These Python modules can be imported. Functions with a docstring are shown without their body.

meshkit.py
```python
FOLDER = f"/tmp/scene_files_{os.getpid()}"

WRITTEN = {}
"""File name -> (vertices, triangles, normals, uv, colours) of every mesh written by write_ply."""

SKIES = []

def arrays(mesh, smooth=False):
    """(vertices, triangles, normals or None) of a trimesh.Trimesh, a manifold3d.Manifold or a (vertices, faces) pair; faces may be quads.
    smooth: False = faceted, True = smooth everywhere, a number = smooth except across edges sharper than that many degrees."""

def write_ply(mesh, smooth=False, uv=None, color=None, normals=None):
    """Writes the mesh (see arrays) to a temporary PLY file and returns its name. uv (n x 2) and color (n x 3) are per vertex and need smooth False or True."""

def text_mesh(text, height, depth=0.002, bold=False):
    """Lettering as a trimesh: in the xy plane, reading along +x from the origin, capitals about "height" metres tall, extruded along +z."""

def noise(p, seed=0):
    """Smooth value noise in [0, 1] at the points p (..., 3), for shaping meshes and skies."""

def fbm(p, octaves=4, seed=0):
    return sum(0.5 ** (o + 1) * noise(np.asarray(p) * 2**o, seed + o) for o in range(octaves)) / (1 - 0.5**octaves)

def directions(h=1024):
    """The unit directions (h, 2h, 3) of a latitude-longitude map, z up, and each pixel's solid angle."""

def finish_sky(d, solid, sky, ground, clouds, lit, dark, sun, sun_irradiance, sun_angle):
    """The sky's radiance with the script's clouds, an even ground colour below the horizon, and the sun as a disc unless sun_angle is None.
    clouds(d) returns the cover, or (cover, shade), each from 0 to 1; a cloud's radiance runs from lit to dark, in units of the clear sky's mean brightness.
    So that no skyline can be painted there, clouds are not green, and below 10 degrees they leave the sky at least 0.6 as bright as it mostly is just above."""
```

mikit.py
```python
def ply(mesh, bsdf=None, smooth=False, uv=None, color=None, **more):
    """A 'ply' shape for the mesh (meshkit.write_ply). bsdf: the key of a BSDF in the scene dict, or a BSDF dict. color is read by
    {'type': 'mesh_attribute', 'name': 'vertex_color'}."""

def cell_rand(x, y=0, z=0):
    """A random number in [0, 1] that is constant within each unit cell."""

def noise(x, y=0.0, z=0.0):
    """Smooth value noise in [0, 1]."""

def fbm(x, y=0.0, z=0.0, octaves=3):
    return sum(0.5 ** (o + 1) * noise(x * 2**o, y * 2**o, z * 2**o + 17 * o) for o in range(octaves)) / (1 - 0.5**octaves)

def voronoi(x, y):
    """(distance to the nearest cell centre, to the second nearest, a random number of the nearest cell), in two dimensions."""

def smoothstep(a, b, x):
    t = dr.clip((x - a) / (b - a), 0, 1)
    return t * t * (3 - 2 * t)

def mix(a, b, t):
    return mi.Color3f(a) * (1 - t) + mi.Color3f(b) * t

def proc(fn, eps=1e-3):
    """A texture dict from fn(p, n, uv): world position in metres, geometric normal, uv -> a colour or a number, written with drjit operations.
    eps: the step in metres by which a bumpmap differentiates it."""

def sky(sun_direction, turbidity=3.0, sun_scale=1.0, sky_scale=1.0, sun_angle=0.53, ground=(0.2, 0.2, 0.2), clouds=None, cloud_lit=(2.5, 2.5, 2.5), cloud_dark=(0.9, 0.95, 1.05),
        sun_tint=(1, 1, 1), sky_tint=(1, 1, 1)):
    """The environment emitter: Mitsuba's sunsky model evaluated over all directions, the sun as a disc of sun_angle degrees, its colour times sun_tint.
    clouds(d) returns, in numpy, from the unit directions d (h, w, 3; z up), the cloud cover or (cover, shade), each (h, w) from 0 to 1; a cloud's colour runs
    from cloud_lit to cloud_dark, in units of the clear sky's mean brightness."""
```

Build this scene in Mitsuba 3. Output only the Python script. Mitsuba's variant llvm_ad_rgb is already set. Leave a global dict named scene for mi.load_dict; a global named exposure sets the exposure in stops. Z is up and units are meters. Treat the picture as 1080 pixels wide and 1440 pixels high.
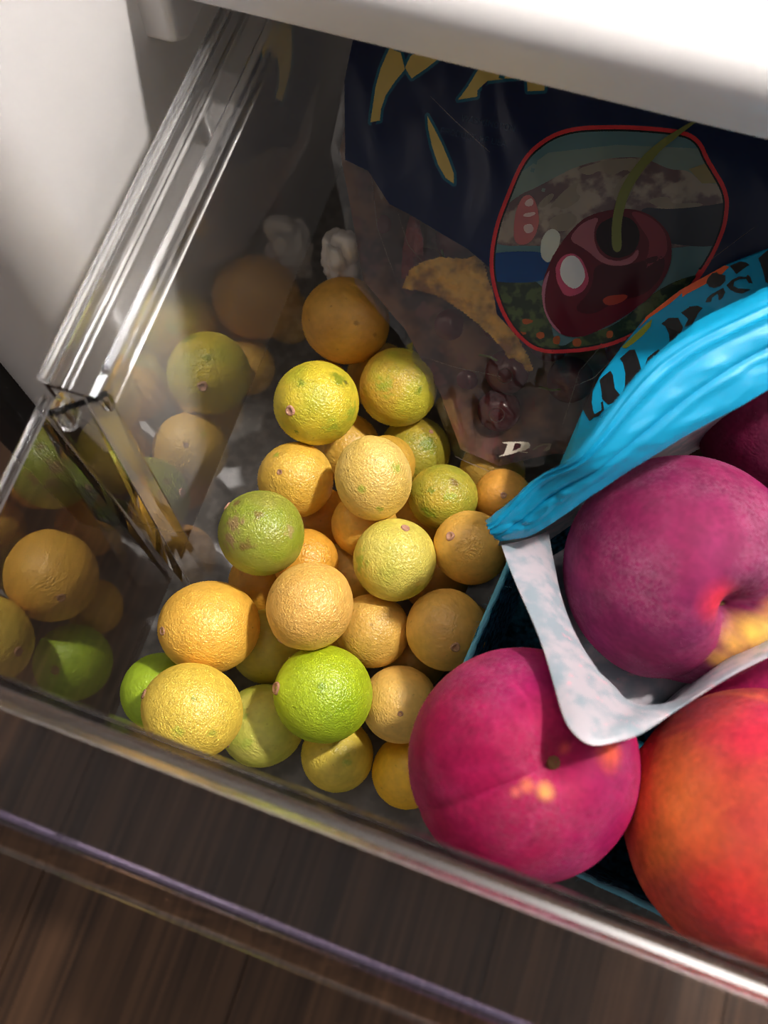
import math
import numpy as np, trimesh, manifold3d, drjit as dr, mitsuba as mi
import shapely, shapely.geometry as sg
from scipy.interpolate import CubicSpline
import meshkit, mikit
from mikit import proc, noise, fbm, smoothstep, mix

scene, labels = {}, {}
T = mi.ScalarTransform4f

# ---------------------------------------------------------------- camera, light, exposure
CAM = np.array([0.0, 0.0, 0.45])
FWD = np.array([-0.118559, 0.312499, -0.942490])
UPV = np.array([-0.287479, 0.897730, 0.333821])
scene['camera'] = {'type': 'thinlens', 'fov': 2 * math.degrees(math.atan(540 / 1350)), 'fov_axis': 'x', 'aperture_radius': 0.0021, 'focus_distance': 0.42,
                   'near_clip': 0.01, 'far_clip': 50.0,
                   'to_world': T().look_at(origin=CAM.tolist(), target=(CAM + FWD).tolist(), up=UPV.tolist())}
exposure = 0.52
LAMP_POS = [0.48, 0.50, 1.22]
LAMP_RADIUS = 0.04
LAMP_RADIANCE = [800, 750, 715]
scene['room_light'] = {'type': 'constant', 'radiance': {'type': 'rgb', 'value': [0.180, 0.168, 0.165]}}
scene['refrigerator_lamp'] = {'type': 'sphere', 'center': LAMP_POS, 'radius': LAMP_RADIUS, 'emitter': {'type': 'area', 'radiance': {'type': 'rgb', 'value': LAMP_RADIANCE}}}
labels['refrigerator_lamp'] = {'label': 'round glowing lamp high up inside the refrigerator', 'category': 'lamp'}


# ---------------------------------------------------------------- helpers
def lin(c):
    c = np.asarray(c, float) / 255
    return np.where(c < 0.04045, c / 12.92, ((c + 0.055) / 1.055) ** 2.4)


def rgb(c):
    return {'type': 'rgb', 'value': lin(c).tolist()}


def pr(color, rough=0.4, spec=0.5, **k):
    return {'type': 'twosided', 'b': {'type': 'principled', 'base_color': rgb(color) if not isinstance(color, dict) else color, 'roughness': rough, 'specular': spec, **k}}


def number(key):
    if key not in scene and key not in labels:
        return key
    i = 1
    while '%s_%03d' % (key, i) in scene or '%s_%03d' % (key, i) in labels:
        i += 1
    return '%s_%03d' % (key, i)


def tag(key, label, cat=None, group=None, kind=None):
    d = {'label': label}
    if cat: d['category'] = cat
    if group: d['group'] = group
    if kind: d['kind'] = kind
    labels[key] = d
    return key


def put(key, mesh, bsdf, smooth=30, uv=None, color=None, **more):
    key = number(key)
    scene[key] = mikit.ply(mesh, bsdf, smooth, uv=uv, color=color, **more)
    return key


def box(x0, x1, y0, y1, z0, z1, bev=0.0):
    if bev <= 0:
        b = trimesh.creation.box(extents=[x1 - x0, y1 - y0, z1 - z0])
        b.apply_translation([(x0 + x1) / 2, (y0 + y1) / 2, (z0 + z1) / 2])
        return b
    sp = [manifold3d.Manifold.sphere(bev, 16).translate([x, y, z]) for x in (x0 + bev, x1 - bev) for y in (y0 + bev, y1 - bev) for z in (z0 + bev, z1 - bev)]
    return tm(manifold3d.Manifold.batch_hull(sp))


def tm(m):
    q = m.to_mesh()
    return trimesh.Trimesh(np.array(q.vert_properties)[:, :3], np.array(q.tri_verts), process=False)


def extrude(poly, length, axes, origin):
    """Extrudes a shapely polygon (a, b) along the third axis; axes: the world directions of a, b and of the extrusion."""
    m = trimesh.creation.extrude_polygon(poly, length, engine='earcut')
    A = np.array(axes, float)
    v = m.vertices @ A + np.array(origin, float)
    f = m.faces if np.linalg.det(A) > 0 else m.faces[:, ::-1]
    return trimesh.Trimesh(v, f, process=False)


def ribbon(pts, th):
    """The outline of a 2-D path with thickness th, corners rounded."""
    return sg.LineString(pts).buffer(th / 2, cap_style='round', join_style='round', quad_segs=5)


def tube(path, r, n=10):
    path = np.asarray(path, float)
    r = np.broadcast_to(np.asarray(r, float), len(path))
    t = np.gradient(path, axis=0); t /= np.linalg.norm(t, axis=1, keepdims=True)
    a = np.cross(t, [0.31, 0.17, 0.93]); a /= np.linalg.norm(a, axis=1, keepdims=True)
    b = np.cross(t, a); th = np.arange(n) * 2 * np.pi / n
    v = path[:, None] + r[:, None, None] * (np.cos(th)[None, :, None] * a[:, None] + np.sin(th)[None, :, None] * b[:, None])
    v = v.reshape(-1, 3); f = []
    for i in range(len(path) - 1):
        for j in range(n):
            p, q = i * n + j, i * n + (j + 1) % n
            f += [[p, q, q + n], [p, q + n, p + n]]
    for i, s in ((0, -1), (len(path) - 1, 1)):
        c = len(v); v = np.vstack([v, path[i]])
        for j in range(n):
            tri = [i * n + j, i * n + (j + 1) % n, c]
            f.append(tri if s > 0 else tri[::-1])
    m = trimesh.Trimesh(v, f, process=False); m.fix_normals()
    return m


def spline_grid(ctrl, nu, nv):
    """Smooth grid (nu, nv, 3) through the control grid (a, b, 3)."""
    c = np.asarray(ctrl, float)
    a, b = c.shape[:2]
    s = CubicSpline(np.arange(a), c, axis=0)(np.linspace(0, a - 1, nu))
    return CubicSpline(np.arange(b), s, axis=1)(np.linspace(0, b - 1, nv))


def grid_normals(g):
    n = np.cross(np.gradient(g, axis=0), np.gradient(g, axis=1))
    return n / (np.linalg.norm(n, axis=2, keepdims=True) + 1e-12)


def sheet(g, th, keep=None):
    """A closed thin sheet from a grid of points; th: thickness along the grid normal (its sign chooses the side)."""
    n = grid_normals(g)
    nu, nv = g.shape[:2]
    idx = np.arange(nu * nv).reshape(nu, nv)
    q = np.stack([idx[:-1, :-1], idx[1:, :-1], idx[1:, 1:], idx[:-1, 1:]], -1).reshape(-1, 4)
    if keep is not None:
        q = q[keep[:-1, :-1].ravel() & keep[1:, 1:].ravel()]
    f = np.vstack([q[:, [0, 1, 2]], q[:, [0, 2, 3]]])
    v = g.reshape(-1, 3)
    w = (g + n * th).reshape(-1, 3)
    e = np.vstack([f[:, [0, 1]], f[:, [1, 2]], f[:, [2, 0]]])
    es = {tuple(x) for x in e}
    bd = np.array([x for x in es if (x[1], x[0]) not in es])
    N = len(v)
    side = np.vstack([np.column_stack([bd[:, 1], bd[:, 0], bd[:, 0] + N]), np.column_stack([bd[:, 1], bd[:, 0] + N, bd[:, 1] + N])])
    allf = np.vstack([f, f[:, ::-1] + N, side])
    if th > 0:
        allf = allf[:, ::-1]
    m = trimesh.Trimesh(np.vstack([v, w]), allf, process=False)
    m.remove_unreferenced_vertices()
    return m


def open_sheet(g, keep=None):
    nu, nv = g.shape[:2]
    idx = np.arange(nu * nv).reshape(nu, nv)
    q = np.stack([idx[:-1, :-1], idx[1:, :-1], idx[1:, 1:], idx[:-1, 1:]], -1).reshape(-1, 4)
    if keep is not None:
        q = q[keep[:-1, :-1].ravel() & keep[1:, 1:].ravel()]
    m = trimesh.Trimesh(g.reshape(-1, 3), np.vstack([q[:, [0, 1, 2]], q[:, [0, 2, 3]]]), process=False)
    m.remove_unreferenced_vertices()
    return m


def drape(poly, fn, off, cell):
    """Cuts a flat printed shape into small cells and lays it on the surface fn(a, b) -> points, normals."""
    x0, y0, x1, y1 = poly.bounds
    V, Fc, n = [], [], 0
    cx, cy = (cell, cell) if np.isscalar(cell) else cell
    for i in range(math.floor(x0 / cx), math.ceil(x1 / cx)):
        for j in range(math.floor(y0 / cy), math.ceil(y1 / cy)):
            g = poly.intersection(sg.box(i * cx, j * cy, (i + 1) * cx, (j + 1) * cy))
            for s in getattr(g, 'geoms', [g]):
                if s.geom_type != 'Polygon' or s.area < 1e-4 * cx * cy:
                    continue
                v, f = trimesh.creation.triangulate_polygon(s, engine='earcut')
                V.append(v); Fc.append(np.asarray(f) + n); n += len(v)
    v = np.vstack(V)
    p, nn = fn(v[:, 0], v[:, 1])
    m = trimesh.Trimesh(p + nn * off, np.vstack(Fc), process=False)
    m.merge_vertices()
    return m


def P(pts):
    return sg.Polygon(pts).buffer(0)


# ---------------------------------------------------------------- measured positions (metres, drawer coordinates)
CITRUS = [([-0.1048,0.2348,0.0208],0.0221,None,[([0.4275,-0.4347,0.7926],np.float64(0.066),(150,104,48)),([0.8147,-0.3796,0.4384],np.float64(0.066),(150,104,48))]),([-0.1014,0.1825,0.0298],0.0207,[-0.3084,-0.6421,0.7018],[([0.486,0.4212,0.7658],np.float64(0.233),(96,128,28)),([0.6277,0.4371,0.6441],np.float64(0.083),(52,46,26)),([-0.2428,-0.0334,0.9695],np.float64(0.1),(96,128,28)),([0.6806,-0.6099,0.4059],np.float64(0.233),(150,170,50)),([0.9575,-0.0829,0.2761],np.float64(0.233),(150,170,50)),([-0.1048,-0.9523,0.2867],np.float64(0.083),(96,128,28))]),([-0.0689,0.2108,0.0128],0.0198,None,[([0.6455,-0.2793,0.7109],np.float64(0.109),(96,128,28)),([-0.2233,-0.4364,0.8716],np.float64(0.291),(150,170,50))]),([-0.0537,0.1915,-0.0163],0.0188,[0.3438,0.3428,0.8742],[([0.3341,-0.0244,0.9422],np.float64(0.28),(96,128,28)),([-0.3075,-0.5503,0.7763],np.float64(0.2),(96,128,28)),([0.7078,-0.5314,0.4654],np.float64(0.16),(120,84,48)),([0.1686,-0.7683,0.6175],np.float64(0.16),(96,128,28))]),([-0.1011,0.1473,0.0138],0.0185,[-0.2514,-0.2431,0.9369],[([-0.5318,0.2135,0.8195],np.float64(0.094),(150,170,50))]),([-0.0614,0.1503,0.039],0.0184,[-0.3221,0.5912,0.7394],[([-0.0672,-0.661,0.7474],np.float64(0.124),(150,170,50)),([0.4324,-0.8398,0.3282],np.float64(0.107),(150,170,50)),([0.615,0.1244,0.7786],np.float64(0.142),(150,170,50))]),([-0.03,0.1609,0.0127],0.0163,None,[([-0.2822,-0.7795,0.5592],np.float64(0.254),(96,128,28)),([0.2979,-0.2715,0.9151],np.float64(0.254),(150,170,50)),([-0.2496,-0.2279,0.9411],np.float64(0.169),(96,128,28)),([0.2714,0.1659,0.9481],np.float64(0.169),(120,84,48))]),([-0.1016,0.1101,0.0378],0.0194,[-0.8958,0.2823,0.3433],[([-0.4474,-0.1851,0.875],np.float64(0.266),(150,112,84)),([-0.4734,-0.5675,0.6736],np.float64(0.233),(150,112,84)),([-0.0093,-0.6016,0.7988],np.float64(0.183),(120,84,48)),([0.0135,0.0967,0.9952],np.float64(0.133),(120,84,48)),([0.7691,0.0572,0.6366],np.float64(0.15),(165,140,95)),([-0.6019,0.3672,0.7092],np.float64(0.15),(120,84,48))]),([-0.0028,0.1727,0.0042],0.0146,[0.0288,-0.2816,0.9591],[]),([-0.0097,0.1368,0.0239],0.0176,[-0.5323,-0.1392,0.835],[]),([-0.0413,0.1196,0.0273],0.019,[0.0802,0.5806,0.8102],[([-0.736,-0.4485,0.5071],np.float64(0.309),(150,175,50)),([-0.4323,-0.8868,-0.1634],np.float64(0.275),(150,175,50)),([0.8062,-0.5761,0.1348],np.float64(0.241),(170,185,60))]),([-0.0889,0.141,-0.0182],0.0169,None,[]),([-0.0629,0.1377,0.0075],0.016,None,[]),([-0.0835,0.1109,0.0083],0.0158,None,[]),([-0.0653,0.1173,-0.0178],0.0172,None,[]),([-0.069,0.0846,0.0392],0.0191,[-0.372,-0.9251,-0.0761],[([0.7561,-0.369,0.5405],np.float64(0.098),(205,160,70))]),([-0.1064,0.1013,-0.0184],0.0166,None,[]),([-0.1137,0.0658,0.0161],0.0222,[-0.6163,-0.4339,0.6572],[]),([-0.0914,0.0705,-0.0165],0.0182,None,[]),([-0.1313,0.0331,-0.0092],0.0187,[0.0095,-0.3786,0.9255],[]),([-0.1037,0.0269,0.0299],0.0209,[-0.9113,-0.0141,0.4115],[([0.2043,0.2001,0.9582],np.float64(0.089),(96,128,28)),([0.6925,-0.3586,0.626],np.float64(0.118),(130,160,50)),([0.0947,-0.5347,0.8398],np.float64(0.148),(170,180,60)),([-0.4456,-0.679,0.5834],np.float64(0.148),(190,140,60))]),([-0.08,0.0339,-0.0153],0.0197,[-0.5335,-0.6721,0.5134],[([-0.4369,0.0871,0.8953],np.float64(0.207),(165,190,70)),([-0.0281,-0.5437,0.8388],np.float64(0.172),(175,190,70))]),([-0.053,0.0524,0.0213],0.0217,[-0.8042,-0.2353,0.5459],[([0.0875,-0.0078,0.9961],np.float64(0.131),(110,140,30)),([0.5434,-0.3051,0.7821],np.float64(0.204),(135,165,25))]),([-0.0424,0.0892,0.0066],0.0174,None,[([0.0105,-0.0743,0.9972],np.float64(0.057),(120,84,48)),([0.5455,-0.3587,0.7575],np.float64(0.115),(190,150,60))]),([-0.0096,0.0978,0.0179],0.0189,[0.3309,-0.5027,0.7986],[]),([-0.0201,0.0612,0.0019],0.0181,[0.1199,-0.3311,0.936],[]),([-0.0419,0.0319,-0.0174],0.0176,None,[([0.4045,-0.1116,0.9077],np.float64(0.153),(150,170,50)),([-0.0565,0.1084,0.9925],np.float64(0.153),(180,160,60))]),([-0.0081,0.035,-0.0181],0.0169,[0.132,-0.7879,0.6015],[]),([-0.0117,0.1931,-0.0178],0.0172,None,[]),([-0.0889,0.1829,-0.0169],0.0181,None,[]),([-0.0213,0.0878,-0.0189],0.0162,None,[]),([-0.0398,0.1554,-0.0181],0.0169,None,[]),([-0.0228,0.1275,-0.0142],0.0165,None,[]),([0.0002,0.1086,-0.0209],0.0141,None,[]),([-0.1263,0.0632,-0.021],0.014,None,[]),([-0.0076,0.1561,-0.0199],0.0151,None,[]),([-0.061,0.0856,-0.0199],0.0151,None,[]),([-0.085,0.2285,-0.0168],0.0182,None,[]),([-0.1134,0.2459,-0.0124],0.014,None,[]),([-0.1077,0.2033,0.0028],0.0144,None,[]),([-0.0616,0.1692,0.0122],0.0143,None,[])]
POUCH_STRIP = [[[0.002,0.1198,0.094],[-0.0019,0.1201,0.101],[-0.0042,0.1217,0.103],[-0.0059,0.1254,0.097]],[[0.0119,0.1229,0.103],[0.0073,0.1264,0.11],[0.003,0.1302,0.112],[0.0004,0.1323,0.106]],[[0.0207,0.1284,0.117],[0.0158,0.1349,0.124],[0.0116,0.1397,0.126],[0.0102,0.14,0.12]],[[0.0369,0.1447,0.134],[0.0287,0.1433,0.141],[0.0219,0.1447,0.143],[0.0175,0.1443,0.137]],[[0.0555,0.1631,0.144],[0.0443,0.1655,0.151],[0.0342,0.1717,0.153],[0.0282,0.1693,0.147]],[[0.0747,0.183,0.149],[0.0627,0.1882,0.156],[0.0512,0.1929,0.158],[0.0438,0.1978,0.152]],[[0.0971,0.2052,0.151],[0.0861,0.2098,0.158],[0.0746,0.2152,0.16],[0.067,0.2214,0.154]],[[0.1261,0.2341,0.149],[0.1166,0.2417,0.156],[0.1049,0.2474,0.158],[0.0995,0.2517,0.152]]]
POUCH_TEXT = [[[0.0215,0.164,0.088],[0.0193,0.1651,0.08]],[[0.0223,0.1759,0.09],[0.0192,0.1762,0.08]],[[0.0265,0.188,0.09],[0.0195,0.1935,0.078]],[[0.0354,0.2038,0.088],[0.0227,0.2123,0.076]],[[0.0434,0.2215,0.086],[0.0285,0.2292,0.077]],[[0.0508,0.2358,0.087],[0.0345,0.2431,0.081]],[[0.0589,0.2497,0.091],[0.0446,0.2556,0.088]],[[0.071,0.2557,0.097],[0.06,0.268,0.097]],[[0.0857,0.2649,0.101],[0.0726,0.2754,0.103]],[[0.117,0.2872,0.109],[0.1021,0.2959,0.113]]]
POUCH_LETTERS = [[(1.985,1.014),(2.639,1.056),(2.211,0.754),(1.895,0.295),(1.85,0.107),(1.602,0.305)],[(2.865,0.931),(3.203,0.816),(3.135,0.681),(2.797,0.347),(2.662,0.023),(2.436,-0.081),(2.278,0.065),(2.391,0.451),(2.684,0.754)],[(3.609,0.816),(3.925,0.754),(3.992,0.649),(3.812,0.42),(3.496,0.065),(3.18,0.023),(2.774,-0.091),(2.639,-0.018),(2.955,0.138),(3.293,0.399),(3.541,0.67)],[(1.872,0.232),(2.053,0.065),(2.278,0.388),(2.323,0.357),(2.075,-0.018),(1.827,-0.029),(1.759,0.138)],[(1.759,-0.164),(2.12,-0.3),(1.759,-0.3)],[(3.699,0.128),(3.925,0.222),(4.263,0.169),(4.263,0.034),(4.398,0.055),(4.421,-0.039),(4.083,-0.102),(3.789,-0.102),(3.609,0.013)],[(5.008,0.576),(5.233,0.566),(5.346,0.399),(5.165,0.117),(5.008,0.055),(4.782,0.013),(4.602,0.086),(4.827,0.253),(4.985,0.451)],[(5.504,0.451),(5.752,0.42),(5.865,0.284),(5.865,0.138),(5.684,0.117),(5.368,0.013),(5.188,0.096),(5.436,0.19)],[(6.474,0.806),(6.564,0.91),(6.699,0.973),(6.767,0.941),(6.767,0.879),(6.857,0.743),(6.789,0.597),(6.632,0.524),(6.496,0.545),(6.451,0.649)],[(6.045,0.222),(6.18,0.336),(6.316,0.399),(6.519,0.43),(6.654,0.441),(6.609,0.295),(6.429,0.149),(6.316,0.117),(6.406,0.253),(6.451,0.347),(6.271,0.295),(6.158,0.18)],[(7.038,0.931),(7.308,0.941),(7.421,0.868),(7.466,0.764),(7.263,0.712),(7.06,0.639),(7.06,0.733)],[(6.744,0.472),(6.902,0.545),(7.105,0.555),(7.218,0.472),(7.286,0.524),(7.308,0.451),(7.263,0.253),(7.195,0.295),(7.195,0.43),(7.06,0.482),(6.925,0.472),(6.857,0.378),(6.902,0.263),(7.15,0.107),(6.925,0.076),(6.812,0.159),(6.744,0.295)],[(7.737,0.837),(8.03,0.952),(8.143,0.952),(7.759,0.138),(7.556,0.107),(7.534,0.18),(7.624,0.42),(7.692,0.66)]]
POUCH_ORANGE = [(4.579,0.962),(4.917,0.973),(5.143,1.077),(5.504,1.046),(5.955,0.983),(6.203,1.046),(6.293,1.025),(6.541,1.077),(6.789,1.087),(6.97,0.994),(7.015,0.91),(6.789,0.806),(6.496,0.785),(6.18,0.774),(5.887,0.774),(5.977,0.879),(5.571,0.868),(5.12,0.91)]
POUCH_GREEN = [(3.925,0.983),(4.263,0.941),(4.692,0.889),(5.03,0.837),(4.805,0.743),(4.466,0.743),(4.15,0.795),(3.925,0.868)]
POUCH_LIP = [[[0.0028,0.1191,0.094],[0.012,0.1266,0.088],[0.0198,0.1386,0.072]],[[0.0157,0.0969,0.108],[0.0229,0.1043,0.102],[0.0264,0.1171,0.086]],[[0.0267,0.077,0.124],[0.0321,0.0839,0.118],[0.0352,0.0952,0.102]],[[0.0353,0.0575,0.138],[0.04,0.0679,0.132],[0.0456,0.0791,0.116]],[[0.0405,0.0503,0.143],[0.0456,0.0617,0.137],[0.0519,0.073,0.121]],[[0.0467,0.0483,0.144],[0.0513,0.0586,0.138],[0.0582,0.0698,0.122]],[[0.0544,0.052,0.142],[0.0575,0.0609,0.136],[0.0642,0.0706,0.12]],[[0.0625,0.0582,0.137],[0.0646,0.0658,0.131],[0.0707,0.0737,0.115]],[[0.0745,0.072,0.127],[0.0763,0.0758,0.121],[0.0806,0.0824,0.105]],[[0.0886,0.0877,0.119],[0.0892,0.0916,0.113],[0.0917,0.0986,0.097]],[[0.1033,0.1018,0.115],[0.1033,0.1068,0.109],[0.1056,0.1143,0.093]],[[0.125,0.1206,0.112],[0.1239,0.1273,0.106],[0.1267,0.1381,0.09]],[[0.1528,0.1438,0.11],[0.1521,0.1524,0.104],[0.155,0.1654,0.088]]]
BAG = [[-0.03,0.195,0.012],[0.0,0.7901,0.613]]
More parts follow.
